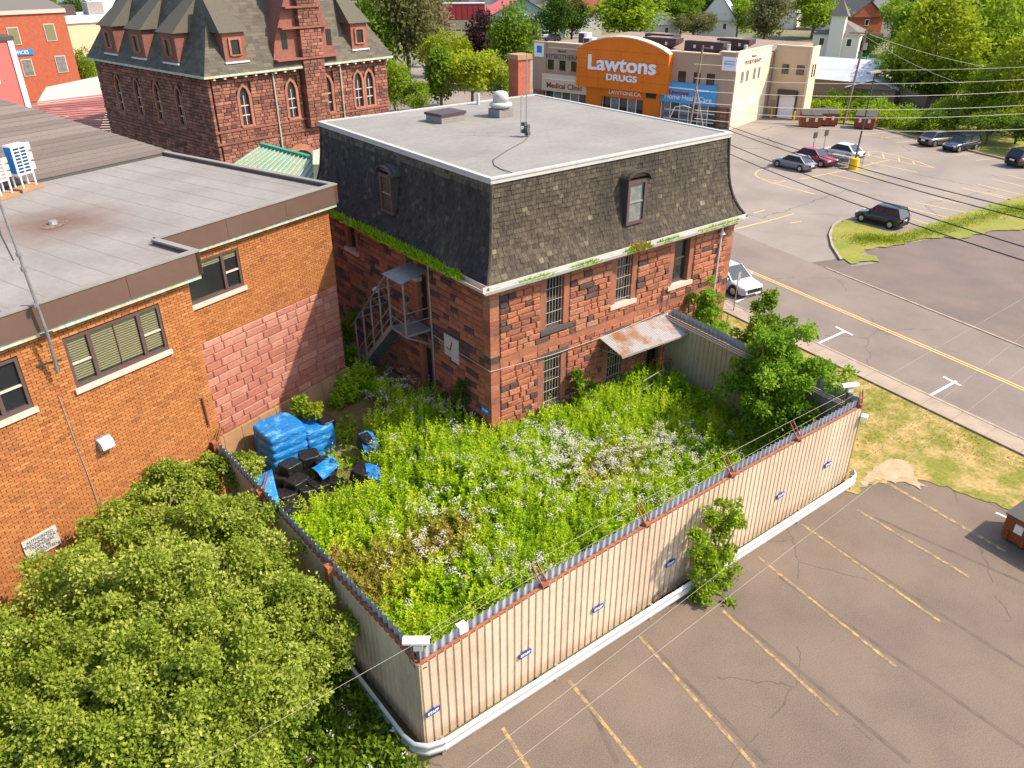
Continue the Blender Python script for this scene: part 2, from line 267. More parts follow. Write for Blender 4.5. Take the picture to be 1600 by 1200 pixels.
# ---------------------------------------------------------------- masonry
def masonry(u0, u1, z0, z1, ch, lr, ops, P, depth, gap, bulge, tonef, rs, bevel=.03):
    out = []; z = z0
    while z < z1-.02:
        h = min(ch*rs.uniform(.9, 1.1) if bulge else ch, z1-z)
        if z1-(z+h) < ch*.45: h = z1-z
        zm = z+h/2; iv = [(u0, u1)]
        for a, b, c, d in ops:
            if c < zm < d:
                iv = [q for x, y in iv for q in ((x, min(y, a)), (max(x, b), y)) if q[1]-q[0] > .04]
        for a, b in iv:
            u = a if bulge else a-(.5*lr[0] if round((z-z0)/ch) % 2 else 0)
            first = True
            while u < b-.01:
                l = rs.uniform(*lr)
                if b-(u+l) < lr[0]*.6: l = b-u
                ua, ub = max(u, a)+gap/2, u+l-gap/2; za, zb = z+gap/2, z+h-gap/2
                t = tonef(rs, (ua+ub)/2, zm)
                j = rs.uniform(-.3, .3)*bulge
                B = [P(x, y, -depth) for x, y in ((ua,za),(ub,za),(ub,zb),(ua,zb))]
                if bulge:
                    Mi = [P(x, y, j) for x, y in ((ua,za),(ub,za),(ub,zb),(ua,zb))]
                    e = min(bevel, (ub-ua)*.3, (zb-za)*.3)
                    Fr = [P(x, y, j+bulge*rs.uniform(.5, 1.2)) for x, y in ((ua+e,za+e),(ub-e,za+e),(ub-e,zb-e),(ua+e,zb-e))]
                    V = B+Mi+Fr; Fc = [(i, (i+1) % 4, 4+(i+1) % 4, 4+i) for i in range(4)]+[(4+i, 4+(i+1) % 4, 8+(i+1) % 4, 8+i) for i in range(4)]+[(8,9,10,11)]
                else:
                    V = B+[P(x, y, rs.uniform(0, .004)) for x, y in ((ua,za),(ub,za),(ub,zb),(ua,zb))]
                    Fc = [(i, (i+1) % 4, 4+(i+1) % 4, 4+i) for i in range(4)]+[(4,5,6,7)]
                out.append((V, Fc, t)); u += l
        z += h
    return out
def emit(pieces, name, m, parent, n_ind=300, world=lambda v: v):
    pieces = sorted(pieces, key=lambda p: np.linalg.norm(np.array(world(p[0][0]))-CAM))
    for V, Fc, t in pieces[:n_ind]: MB().add(V, Fc, 0, t).build(name, m, parent)
    if pieces[n_ind:]:
        b = MB()
        for V, Fc, t in pieces[n_ind:]: b.add(V, Fc, 0, t)
        b.build(name+'s', m, parent, stuff=True)
# ---------------------------------------------------------------- the ground
def sheet(name, pts, z, m, label=None, parent=None):
    b = MB(); b.add([(p[0], p[1], z) for p in pts], [tuple(range(len(pts)))])
    o = b.build(name, m, parent); return o
def ccw(pts):
    a = sum(pts[i][0]*pts[(i+1) % len(pts)][1]-pts[(i+1) % len(pts)][0]*pts[i][1] for i in range(len(pts)))
    return pts if a > 0 else pts[::-1]
struct(sheet('ground', [(-900,-900),(1500,-900),(1500,1500),(-900,1500)], -.06, M['ground']))
def ragged(pts, amp, step=.35, seed=1, open_=False):                    # broken natural edge
    q = random.Random(seed); out = []
    for a, c in zip(pts, pts[1:] if open_ else pts[1:]+pts[:1]):
        a, c = np.array(a[:2], float), np.array(c[:2], float); L = np.linalg.norm(c-a); n = max(1, int(L/step)) if L < 40 else 1; s = np.array([-(c-a)[1], (c-a)[0]])/max(L, 1e-6)
        out += [tuple(a+(c-a)*i/n+s*(q.gauss(0, amp) if n > 1 else 0)) for i in range(n)]
    return out+([tuple(pts[-1][:2])] if open_ else [])
near = lambda y: 20.03+.125*y
far = lambda y: 29.35+.181*y
cp = struct(sheet('rear_car_park', ccw([(-9.6,-10.0),(9.7,-9.9),(13.5,-10),(16.5,-14),(16.0,-60),(-40,-60),(-40,-13),(-9.7,-12.5)]), 0, M['asphalt']))
lot = struct(sheet('shop_car_park', ccw([(far(-45)-.3,-45),(far(120)-.3,120),(95,100),G(1280,192)[:2],G(1365,199)[:2],G(1450,221)[:2],G(1600,257)[:2],G(1950,345)[:2],(90,-60)]), .0, M['lot']))
vac = struct(sheet('vacant_lot', ccw([(far(-40)+.05,-40),(far(5.6)+.05,5.6)]+[G(*q)[:2] for q in [(1312,404),(1330,416),(1372,411),(1350,392),(1412,381),(1475,370),(1500,374),(1560,358),(1700,335),(1950,330)]]+[(70,-45)]), .006, M['vacant']))
st = struct(sheet('street', ccw([(near(-60),-60),(far(-60),-60),(far(130),130),(near(130),130)]), .012, M['street']))
b = MB()
for i in range(60):                                    # pavement slabs
    y0 = -22+i*1.5; y1 = y0+1.48
    b.add([(near(y0)-1.25,y0,.10),(near(y0)-.16,y0,.10),(near(y1)-.16,y1,.10),(near(y1)-1.25,y1,.10),(near(y0)-1.25,y0,0),(near(y0)-.16,y0,0),(near(y1)-.16,y1,0),(near(y1)-1.25,y1,0)],
          [(0,1,2,3),(4,5,1,0),(5,6,2,1),(6,7,3,2),(7,4,0,3)])
    if i < 24: b.build('paving_slab', M['concrete'], None); pv = bpy.data.objects[-1] if 0 else COL.objects[-1]; pv['_p'] = 1; b = MB()
slabs = [o for o in COL.objects if o.get('_p')]
sw = struct(b.build('pavement', M['concrete']))
for o in slabs: o.parent = sw; del o['_p']
def kerb(name, path, w, h, m, parent, seg=1.6):
    pts = [np.array(p[:2]) for p in path]; k = 0
    for a, c in zip(pts[:-1], pts[1:]):
        n = max(1, int(np.linalg.norm(c-a)/seg))
        for i in range(n):
            p, q = a+(c-a)*i/n, a+(c-a)*(i+1)/n; d = (q-p)/np.linalg.norm(q-p); q = q-d*.015; s = np.array([-d[1], d[0]])*w/2
            MB().slab([tuple(p-s),tuple(q-s),tuple(q+s),tuple(p+s)], -.02, h).build(name, m, parent)
kerb('kerb_stone', [(near(-22)-.08,-22),(near(14)-.08,14)], .15, .115, M['kerb'], sw)
kerb('kerb_stone', [(far(-24)+.08,-24),(far(4.4)+.08,4.4)], .15, .05, M['kerb'], st)
lawn = struct(sheet('verge_lawn', ccw([(near(-60)-1.25,-60),(near(60)-1.25,60),(14.2,60),(14.2,.2),(9.7,.1),(9.75,-9.5)]+ragged([G(*q)[:2] for q in [(1322,768),(1338,772),(1352,754),(1385,757),(1408,740),(1470,760),(1530,780),(1600,806),(1700,860),(1900,960)]], .07, .22, 5, True)), .02, M['lawn']))
struct(sheet('bare_sandy_patch', ccw(ragged([G(*q)[:2] for q in [(1346,757),(1352,745),(1372,728),(1390,714),(1420,722),(1432,745),(1447,760),(1440,765),(1412,752),(1398,757),(1378,748),(1360,758)]], .075, .14, 3)), .026, M['sand']))
isl = struct(sheet('grass_island', ccw(ragged([G(*q)[:2] for q in [(1315,345),(1302,355),(1297,368),(1300,385),(1314,407),(1330,414),(1352,409),(1372,410),(1370,401),(1346,399),(1352,392),(1412,382),(1440,375),(1475,371),(1500,375),(1550,362),(1600,360),(1800,340),(1800,252),(1600,306),(1512,332),(1425,360),(1400,366),(1340,348)]], .09, .4, 8)), .07, M['grass']))
kerb('kerb_stone', [G(*q) for q in [(1316,344),(1302,354),(1296,368),(1300,386),(1314,408)]], .16, .14, M['kerb'], isl, .8)
bank = struct(sheet('green_bank', ccw([G(*q)[:2] for q in [(1272,188),(1362,198),(1450,220),(1600,256),(1900,335)]]+[(140,-20),(160,60),(95,60)]), .06, M['grass']))
kerb('kerb_stone', [G(*q) for q in [(1362,199),(1450,221),(1600,257),(1700,282)]], .2, .16, M['kerb'], bank, 3)
plk = [0]
def pline(parent, a, c, w, m, z, name='painted_line'):
    plk[0] += 1; z += .00025*(plk[0] % 9)
    a, c = np.array(a[:2]), np.array(c[:2]); d = (c-a)/np.linalg.norm(c-a); s = np.array([-d[1], d[0]])*w/2
    MB().add([(*(a-s), z),(*(c-s), z),(*(c+s), z),(*(a+s), z)], [(0,1,2,3)]).build(name, m, parent)
for a, c in [((785,1138),(835,1215)),((889,1064),(1012,1215)),((999,994),(1195,1215)),((1128,953),(1310,1118)),((1184,870),(1399,1041)),((1253,819),(1470,972)),((1340,797),(1515,902))]:
    pline(cp, G(*a), G(*c), .11, M['yellow'], .005)
for a, c in [((1010,1010),(1195,1200)),((1140,965),(1420,1200)),((1215,905),(1600,1175)),((1290,850),(1610,1055)),((905,1085),(960,1200)),((1365,812),(1620,925))]: pline(cp, G(*a)+np.array([.16,.05,0]), G(*c)+np.array([.16,.05,0]), .13, M['seamdark'], .003, 'sealed_joint')
pline(cp, G(1379,750), G(1571,862), .14, M['yellow'], .006); pline(cp, G(1556,801), G(1574,809), .1, M['whitepaint'], .006)
for o in (-.11, .11): pline(st, (24.75+o-.153*45,-45), (24.75+o+.153*90,90), .1, M['yellow2'], .018)
for a, c in [((1278,537),(1320,518)),((1306,511),(1332,524)),((1452,619),(1494,596)),((1474,589),(1501,603)),((1150,472),(1187,456)),((1176,450),(1192,460))]: pline(st, G(*a), G(*c), .13, M['whitepaint'], .019)
z4 = lambda x, y: G(1200+x/4, y/4); z8 = lambda x, y: G(1190+x/8, 200+y/8); z3 = lambda x, y: G(1200+x/4, 300+y/4)
for a, c in [((580,842),(765,825)),((710,862),(850,848)),((800,893),(960,877)),((905,918),(958,912)),((1030,945),(1095,935)),((1160,970),(1340,952)),((1300,1003),(1490,980)),((1425,1038),(1505,1025)),
             ((640,1015),(935,1078)),((500,1062),(735,1118)),((370,1085),(635,1145)),((1500,1095),(1700,1145)),((1400,1118),(1700,1190)),((1310,1150),(1700,1245)),((1215,1175),(1500,1245)),
             ((580,952),(680,946)),((680,946),(800,970)),((800,970),(950,1015)),((950,1015),(1040,1050)),((1040,1050),(900,1025)),((900,1025),(700,985)),((700,985),(580,958)),((625,950),(635,975)),((715,960),(725,990)),((815,985),(822,1008)),((905,1008),(915,1027))]:
    pline(lot, z4(*a), z4(*c), .12, M['yellow2'], .006)
for a, c in [((0,640),(140,690)),((140,690),(680,830)),((150,692),(300,660)),((480,640),(1040,530)),((1200,490),(1600,570)),((1200,490),(1590,400))]: pline(lot, z8(*a), z8(*c), .12, M['yellow2'], .0065)
for a, c in [((1340,0),(1530,40)),((1100,0),(1430,70)),((1020,35),(1340,100)),((920,65),(1240,130)),((800,80),(1140,165)),((880,160),(1000,200)),((0,182),(165,135)),((140,195),(210,183)),((230,0),(300,15))]: pline(lot, z3(*a), z3(*c), .12, M['yellow2'], .007)
pline(lot, G(1178,333), G(1195,328), .14, M['yellow2'], .007); pline(lot, G(1145,359), G(1209,343), .14, M['yellow2'], .007)
rp = [G(1212-32*math.cos(t), 272+10*math.sin(t)) for t in np.linspace(-1.4, 1.6, 9)]
for a, c in zip(rp[:-1], rp[1:]): pline(lot, a, c, .12, M['yellow2'], .008)
def hy(x, y): s = min(1, max(0, (y+9)/12)); k = min(1, max(0, (x+5.2)/3.5)); return .05+(.12+.63*k*k*(3-2*k))*s*s*(3-2*s)       # yard rises gently towards the building
nx, ny = 40, 60; gx_ = np.linspace(-9.4, 9.6, nx); gy_ = np.linspace(-9.6, 22, ny); b = MB()
b.add([(x, y, hy(x, y)+.05*math.sin(x*2.1)*math.cos(y*1.7)) for y in gy_ for x in gx_], [(j*nx+i, j*nx+i+1, (j+1)*nx+i+1, (j+1)*nx+i) for j in range(ny-1) for i in range(nx-1)])
struct(b.build('yard_soil', M['soil']))
struct(sheet('side_grass', [(-30,-22),(-9.7,-12.4),(-9.7,4),(-30,4)], .012, M['soil']))
# ---------------------------------------------------------------- the stone building with the mansard roof
BX, BY, ZE = 13.9, 14.4, 7.2
sb = thing('stone_building', 'red sandstone two-storey building with dark shingled mansard and flat grey roof', 'building')
D = .28
MB().box(D, BX-D, D, BY-D, 0, ZE+.3).build('wall', M['mortar'], sb)
PF = lambda u, z, d: (u, -d, z)             # front: faces -y
PL = lambda u, z, d: (-d, u, z)             # side: faces -x
PR = lambda u, z, d: (BX+d, u, z); PB = lambda u, z, d: (u, BY+d, z)
fo = [(2.68,3.6,5.0,7.3,'bars'),(6.45,7.38,5.1,7.3,'bars'),(9.95,10.95,5.1,7.3,'plain'),(2.62,3.55,1.5,3.72,'bars'),(6.2,7.12,1.5,3.72,'bars'),(8.75,9.5,.4,2.9,'door')]
lo = [(10.45,11.2,5.95,7.3,'plain'),(4.38,5.15,4.4,6.55,'door'),(4.3,5.0,.6,3.3,'door'),(5.35,5.95,6.3,7.2,'plain')]
def mo(ops, ms=.3): return [(a-ms, b+ms, c-.22, d+.22) for a, b, c, d, k in ops]
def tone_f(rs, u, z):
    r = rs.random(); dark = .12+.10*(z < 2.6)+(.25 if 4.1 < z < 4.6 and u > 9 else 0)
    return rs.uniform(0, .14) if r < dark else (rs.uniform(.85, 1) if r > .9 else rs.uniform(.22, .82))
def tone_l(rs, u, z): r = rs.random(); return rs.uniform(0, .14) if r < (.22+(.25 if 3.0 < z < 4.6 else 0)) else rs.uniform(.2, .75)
rs = random.Random(3)
band = [(-1, 99, 4.12, 4.5)]
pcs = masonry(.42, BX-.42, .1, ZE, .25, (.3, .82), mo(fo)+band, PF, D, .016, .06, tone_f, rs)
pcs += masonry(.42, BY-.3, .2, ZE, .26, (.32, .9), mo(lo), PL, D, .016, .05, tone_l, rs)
for i in range(24):                          # corner stones shared by both faces
    z0 = .1+i*.296; t = tone_f(rs, 0, z0) if i not in (13, 14) else .05
    if rs.random() < .5: t = max(t, .3)
    for cx, sx in ((0, 1), (BX, -1)):
        x0, x1 = sorted((cx-sx*.012, cx+sx*.41)); pcs.append((([(x0,-.012,z0),(x1,-.012,z0),(x1,.41,z0),(x0,.41,z0),(x0,-.012,z0+.284),(x1,-.012,z0+.284),(x1,.41,z0+.284),(x0,.41,z0+.284)]), [(4,5,6,7),(0,1,5,4),(1,2,6,5),(2,3,7,6),(3,0,4,7)], t))
emit(pcs, 'stone', M['stone'], sb, 300)
b = MB()
for i in range(14):
    x0 = .42+i*(BX-.84)/14; x1 = x0+(BX-.84)/14-.01
    MB().box(x0, x1, -.03, .25, 4.13, 4.49).build('string_course', M['dressed'], sb)
def opening(op, P, parent):
    a, c, z0, z1, k = op; h = z1-z0
    for s in (-1, 1):                         # dressed jamb blocks
        u0, u1 = (a-.29, a) if s < 0 else (c, c+.29); n = max(2, int(h/.6))
        for i in range(n):
            bb = MB(); bb.prism([(u0,z0+h*i/n+.006),(u1,z0+h*i/n+.006),(u1,z0+h*(i+1)/n-.006),(u0,z0+h*(i+1)/n-.006)], -.27, .0+.006*(i % 2), P); bb.build('jamb_stone', M['dressed'], parent)
    if k != 'door': bb = MB(); bb.prism([(a-.3,z0-.2),(c+.3,z0-.2),(c+.3,z0-.012),(a-.3,z0-.012)], -.26, .1, P); bb.build('window_sill', M['sill'] if P is PL or z0 > 5.05 else M['darkgrey'], parent)
    if z1 < 7.2: bb = MB(); bb.prism([(a-.4,z1+.01),(c+.4,z1+.01),(c+.4,z1+.24),(a-.4,z1+.24)], -.26, .04, P); bb.build('lintel', M['darkgrey'] if z1 < 4 and P is PF else M['dressed'], parent)
    if k == 'door':
        bb = MB(); bb.prism([(a,z0),(c,z0),(c,z1),(a,z1)], -.3, -.2, P); d = bb.build('door', M['black'], parent)
        bb = MB(); bb.prism([(c-.12,z0+1.0),(c-.06,z0+1.0),(c-.06,z0+1.15),(c-.12,z0+1.15)], -.2, -.15, P); bb.build('handle', M['grey'], d); return
    bb = MB(); f = .07
    for q in ([(a,z0),(a+f,z0),(a+f,z1),(a,z1)],[(c-f,z0),(c,z0),(c,z1),(c-f,z1)],[(a+f,z0),(c-f,z0),(c-f,z0+f),(a+f,z0+f)],[(a+f,(z0+z1)/2-.03),(c-f,(z0+z1)/2-.03),(c-f,(z0+z1)/2+.03),(a+f,(z0+z1)/2+.03)]): bb.prism(q, -.27, -.17, P)
    w = bb.build('window', M['brownframe'], parent)
    bb = MB(); bb.prism([(a+f,z0+f),(c-f,z0+f),(c-f,z1),(a+f,z1)], -.275, -.215, P); bb.build('pane', M['glass'], w)
    if k == 'bars':
        for i in range(6): u = a+.08+(c-a-.16)*i/5; MB().cyl(P(u,z0+.02,-.06), P(u,z1-.02,-.06), .008, n=5).build('bar', M['sill'], w)
        for i in range(5): z = z0+.15+(h-.3)*i/4; MB().cyl(P(a+.01,z,-.045), P(c-.01,z,-.045), .009, n=5).build('bar', M['sill'], w)
for op in fo: opening(op, PF, sb)
for op in lo: opening(op, PL, sb)
# mansard: curved slope, every shingle its own piece
ZB, ZT = 7.5, 11.0
def inset(z): t = (ZT-z)/(ZT-ZB); return .54-.22*t-.64*t**4
NR = 20
def mansard_rows(face, m, name, n_ind, tonef, skip, rs):
    out = []
    for r in range(NR):
        za = ZB+(ZT-ZB)*r/NR; zb = ZB+(ZT-ZB)*(r+1)/NR+.03; ia, ib = inset(za), inset(min(zb, ZT)); Lc = BX if face in 'FB' else BY
        u = ia+.02-(.16 if r % 2 else 0); end = Lc-ia-.02
        while u < end-.02:
            w = .27*rs.uniform(.8, 1.2); u0 = max(u, ia+.02); u1 = min(u+w-.014, end); u += w
            if u1-u0 < .05 or any(a < (u0+u1)/2 < c and e < za+.1 < f for a, c, e, f in skip): continue
            j = rs.uniform(-.012, .012); lift = .03+rs.uniform(0, .022)
            def pt(uu, z, i, d):
                uu = min(max(uu, i), Lc-i)
                return {'F': (uu, i-d, z), 'L': (i-d, uu, z), 'B': (uu, BY-i+d, z), 'R': (BX-i+d, uu, z)}[face]
            V = [pt(u0, za+j, ia, lift), pt(u1, za+j, ia, lift), pt(u1, zb, ib, .012), pt(u0, zb, ib, .012), pt(u0, za+j, ia, .0), pt(u1, za+j, ia, .0)]
            out.append((V, [(0,1,2,3),(4,5,1,0),(1,5,2),(4,0,3)], tonef(rs, u0, za)))
    emit(out, name, m, sb, n_ind)
b = MB(); zz = [ZB-.1]+[ZB+(ZT-ZB)*i/10 for i in range(11)]
rings = [[(inset(max(z,ZB))+.01,inset(max(z,ZB))+.01,z),(BX-inset(max(z,ZB))-.01,inset(max(z,ZB))+.01,z),(BX-inset(max(z,ZB))-.01,BY-inset(max(z,ZB))-.01,z),(inset(max(z,ZB))+.01,BY-inset(max(z,ZB))-.01,z)] for z in zz]
b.add([p for q in rings for p in q], [(i*4+j, i*4+(j+1) % 4, i*4+4+(j+1) % 4, i*4+4+j) for i in range(len(zz)-1) for j in range(4)]+[(0,3,2,1), tuple(len(zz)*4-4+j for j in range(4))])
mroof = b.build('mansard_roof', M['darkgrey'], sb)
tn = lambda rs, u, z: min(1, max(0, rs.gauss(.52, .13)+(.25 if rs.random() < .04 else 0)))
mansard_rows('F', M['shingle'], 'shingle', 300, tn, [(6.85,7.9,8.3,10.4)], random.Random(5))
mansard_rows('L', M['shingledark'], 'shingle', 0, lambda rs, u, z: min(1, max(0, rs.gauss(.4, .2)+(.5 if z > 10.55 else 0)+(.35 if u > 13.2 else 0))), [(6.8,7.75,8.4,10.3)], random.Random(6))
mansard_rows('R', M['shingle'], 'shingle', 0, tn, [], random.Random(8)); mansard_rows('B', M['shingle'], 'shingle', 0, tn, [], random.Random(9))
for cx, cy, sx, sy in ((0,0,1,1),(BX,0,-1,1),(0,BY,1,-1)):      # hip boards
    pts = [(cx+sx*(inset(z)-.03), cy+sy*(inset(z)-.03), z) for z in [ZB+(ZT-ZB)*i/10 for i in range(11)]]
    MB().tube(pts, .07, 6).build('hip_cap', M['shingle'], sb)
ri = .45
MB().box(ri, BX-ri, ri, BY-ri, ZT-.02, ZT+.14).build('roof_edge', M['white'], sb)
fr = MB().box(ri+.16, BX-ri-.16, ri+.16, BY-ri-.16, ZT+.14, ZT+.155).build('flat_roof', M['membrane'], sb)
for q in ((ri-.02,BX-ri+.02,ri-.03,ri+.15),(ri-.02,BX-ri+.02,BY-ri-.15,BY-ri+.03)): MB().box(q[0],q[1],q[2],q[3],ZT+.135,ZT+.20).build('roof_flashing', M['white'], sb)
for q in ((ri-.03,ri+.15,ri+.15,BY-ri-.15),(BX-ri-.15,BX-ri+.03,ri+.15,BY-ri-.15)): MB().box(q[0],q[1],q[2],q[3],ZT+.135,ZT+.195).build('roof_flashing', M['white'], sb)
for k in range(1, 12):                        # membrane seams
    y = ri+.2+k*1.05; MB().box(ri+.2, BX-ri-.2, y, y+.025, ZT+.155, ZT+.160).build('membrane_seam', M['membrane2'], fr)
# gutter, with planting tray shape
g0 = inset(ZB)
def gutter(a, c, ax):
    b = MB(); prof = [(-.02,.16),(-.02,-.06),(-.20,-.09),(-.24,.05),(-.215,.05),(-.18,-.05),(-.045,-.03),(-.045,.16)]
    V = []
    for e in (a, c): V += [((e, g0+o, ZB-.02+z) if ax == 'x' else (g0+o, e, ZB-.02+z)) for o, z in prof]
    n = len(prof); b.add(V, [(i, (i+1) % n, n+(i+1) % n, n+i) for i in range(n)]+[tuple(range(n)), tuple(range(2*n-1, n-1, -1))]); b.build('gutter', M['white'] if ax == 'x' else M['sill'], sb)
gutter(g0-.24, BX+.35, 'x'); gutter(g0-.02, BY, 'y')
MB().box(-.12, BX+.1, -.12, .2, ZE-.06, ZB-.1).build('eaves_board', M['dressed'], sb); MB().box(-.115, .2, .21, BY, ZE-.06, ZB-.1).build('eaves_board', M['dressed'], sb)
MB().tube([(12.9,-.12,7.3),(12.88,-.12,6.9),(12.85,-.1,.6)], .05, 8).build('downpipe', M['white'], sb); MB().cyl((12.86,-.15,7.12),(12.86,-.15,6.9),.03,.17,10).build('rain_hopper', M['white'], sb)
MB().tube([(-.05,4.15,7.25),(-.05,4.12,6.8),(-.05,4.05,3.6),(-.05,4.0,.8)], .04, 8).build('downpipe', M['grey'], sb)
MB().tube([(-.07,-.05,4.02),(3.0,-.09,3.82),(6.2,-.09,3.8),(9.3,-.09,3.98)], .012, 5).build('conduit', M['sill'], sb); MB().tube([(-.07,-.04,4.02),(-.08,2.0,4.02),(-.08,3.9,4.1)], .011, 5).build('conduit', M['sill'], sb)
for x in (9.35, 9.75): MB().tube([(x,-.08,5.2),(x,-.09,4.1)], .018, 5).build('conduit', M['darkgrey'] if x < 9.5 else M['grey'], sb)
# dormers
def dormer(P, u0, u1, z0, z1, m):
    d0 = .25; u = (u0+u1)/2; w = u1-u0
    b = MB(); b.prism([(u0+.05,z0),(u1-.05,z0),(u1-.05,z1),(u0+.05,z1)], -.9, d0-.08, P); dm = b.build('dormer', M['darkgrey'], sb)
    b = MB()
    for q in ([(u0,z0-.08),(u0+.12,z0-.08),(u0+.12,z1),(u0,z1)],[(u1-.12,z0-.08),(u1,z0-.08),(u1,z1),(u1-.12,z1)],[(u0+.12,z0-.08),(u1-.12,z0-.08),(u1-.12,z0+.05),(u0+.12,z0+.05)],[(u0+.12,z1-.14),(u1-.12,z1-.14),(u1-.12,z1),(u0+.12,z1)]): b.prism(q, d0-.1, d0+.02, P)
    b.build('frame', M['brownframe'], dm)
    b = MB(); b.prism([(u0+.12,z0+.05),(u1-.12,z0+.05),(u1-.12,z1-.14),(u0+.12,z1-.14)], d0-.1, d0-.06, P); b.build('pane', m, dm)
    b = MB(); b.prism([(u0+.12,(z0+z1)/2-.06),(u1-.12,(z0+z1)/2-.06),(u1-.12,(z0+z1)/2),(u0+.12,(z0+z1)/2)], d0-.055, d0-.02, P); b.build('glazing_bar', M['greypaint'], dm)
    arc = [(u-(w/2+.12)*math.cos(t), z1+.36*math.sin(t)) for t in np.linspace(0, math.pi, 11)]
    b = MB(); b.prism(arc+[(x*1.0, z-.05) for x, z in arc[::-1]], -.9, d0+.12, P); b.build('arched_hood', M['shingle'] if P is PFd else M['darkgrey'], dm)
    b = MB(); b.prism(arc[1:-1], d0-.1, d0-.01, P); b.build('tympanum', M['brownframe'], dm)
    return dm
PFd = lambda u, z, d: (u, .3-d, z); PLd = lambda u, z, d: (.3-d, u, z)
dormer(PFd, 6.85, 7.9, 8.45, 10.15, M['glass2'])
dl = dormer(PLd, 6.8, 7.75, 8.55, 10.1, M['blind'])
for s in (-1, 1):
    for k in range(-6, 10):
        p0, p1 = 6.92+.0, 7.63; z0, z1 = 8.6, 9.96
        a = (p0, z0+k*.16) if s > 0 else (p1, z0+k*.16); c = (a[0]+s*.71, a[1]+.71*1.5)
        t0 = max(0, (z0-a[1])/(c[1]-a[1])); t1 = min(1, (z1-a[1])/(c[1]-a[1]))
        if t1-t0 < .1: continue
        f = lambda t: PLd(a[0]+(c[0]-a[0])*t, a[1]+(c[1]-a[1])*t, .2)
        MB().bar(f(t0), f(t1), .014).build('lattice_bar', M['brownframe'], dl)
# things on the flat roof
ZR = ZT+.16
h = thing('roof_hatch', 'low brown-topped hatch box on the flat grey roof', 'roof hatch', (5.3,10.6,ZR), R(8))
MB().box(-.72,.72,-.55,.55,0,.3).build('curb', M['membrane2'], h); MB().box(-.78,.78,-.6,.6,.3,.42).build('lid', M['plum'], h)
v = thing('roof_vent', 'white domed exhaust fan on a square curb on the flat roof', 'vent', (8.0,9.9,ZR), R(3))
MB().box(-.42,.42,-.42,.42,0,.36).build('curb', M['membrane2'], v)
MB().tube([(0,0,.36),(0,0,.42),(0,0,.5),(0,0,.6),(0,0,.66)], [.34,.46,.56,.54,.4], 18).build('skirt', M['white'], v, True); MB().tube([(0,0,.64),(0,0,.98),(0,0,1.08),(0,0,1.14),(0,0,1.16)], [.38,.37,.33,.2,.02], 18).build('dome', M['white'], v, True)
a = thing('roof_mast', 'tall thin twin-pole antenna mast on the flat roof by the fan', 'antenna', (5.94,5.37,ZR))
MB().cyl((0,0,0),(.06,.05,3.3),.022,n=6).build('pole', M['grey'], a); MB().cyl((.3,.75,0),(.33,.75,2.9),.014,n=6).build('side_pole', M['grey'], a)
for z in (1.7, 2.4): MB().bar((.03,.02,z),(.32,.75,z-.2),.012).build('arm', M['grey'], a)
b = MB()
for i in range(5): b.obox((.08*math.cos(i*2.2),.08*math.sin(i*2.2),.12+.1*i),(.09,.02,0),(-.02,.09,.0),(0,.01,.07))
b.build('clamp_block', M['darkgrey'], a)
tag(MB().tube([(5.9,5.2,ZR+.01),(5.2,4.6,ZR+.012),(3.5,3.6,ZR+.012),(2.2,2.7,ZR+.012),(1.75,2.0,ZR+.012),(1.6,1.4,ZR+.012),(1.5,.6,ZR+.05)], .016, 5).build('roof_cable', M['darkgrey']), 'thin dark cable lying across the flat roof from the mast', 'cable')
tag(MB().tube([(9.1,13.3,ZR-.02),(9.1,13.3,ZR+.55)], .09, 10).build('vent_pipe', M['white']), 'short white vent pipe at the back of the flat roof', 'pipe')
c = thing('brick_chimney', 'square red brick chimney rising behind the flat grey roof', 'chimney', (12.8,14.55,0))
MB().box(-.42,.42,-.42,.42,6,13.0).build('stack', M['redbrick'], c); MB().box(-.5,.5,-.5,.5,13.0,13.25).build('cap', M['plinth'], c)
# tin canopy over the yard door
cn = thing('tin_canopy', 'rust-streaked corrugated tin canopy sloping from the sandstone wall over the yard door', 'canopy')
for k in range(6):
    x0 = 5.62+k*.72; b = MB(); n = 12; V = []
    for i in range(n+1):
        x = x0+.73*i/n; zr = .018*(1 if i % 2 else -1)+.004*(k % 2)
        V += [(x,-.02,3.82+.02*k/5+zr),(x+.06,-1.45,3.42-.02*k+zr)]
    b.add(V, [(2*i,2*i+1,2*i+3,2*i+2) for i in range(n)]); b.build('roof_sheet', M['rustsheet'], cn)
for x in (5.8, 9.6): MB().bar((x,-.02,3.2),(x,-1.4,3.4),.05).build('bracket', M['greypaint'], cn)
MB().bar((5.65,-1.42,3.38),(9.95,-1.42,3.28),.06).build('front_beam', M['greypaint'], cn)
# yard gate frame and steps under the canopy
gt = thing('metal_gate', 'rusty square-framed metal gate standing open beside the olive fence panel', 'gate', (8.75,-.35,.6), R(-35))
for q in (((0,0,0),(0,0,1.3)),((.85,0,0),(.85,0,1.3)),((0,0,1.3),(.85,0,1.3)),((0,0,.65),(.85,0,.65)),((0,0,.06),(.85,0,.06))): MB().bar(q[0], q[1], .05).build('frame_bar', M['rust'], gt)
hr = thing('step_railing', 'grey pipe handrail beside the steps under the tin canopy', 'railing', (7.3,-1.2,.7))
for q in (((0,0,0),(0,0,.95)),((1.3,0,.2),(1.3,0,1.15)),((0,0,.95),(1.3,0,1.15)),((0,0,.5),(1.3,0,.7))): MB().cyl(q[0], q[1], .025, n=6).build('pipe', M['grey'], hr)
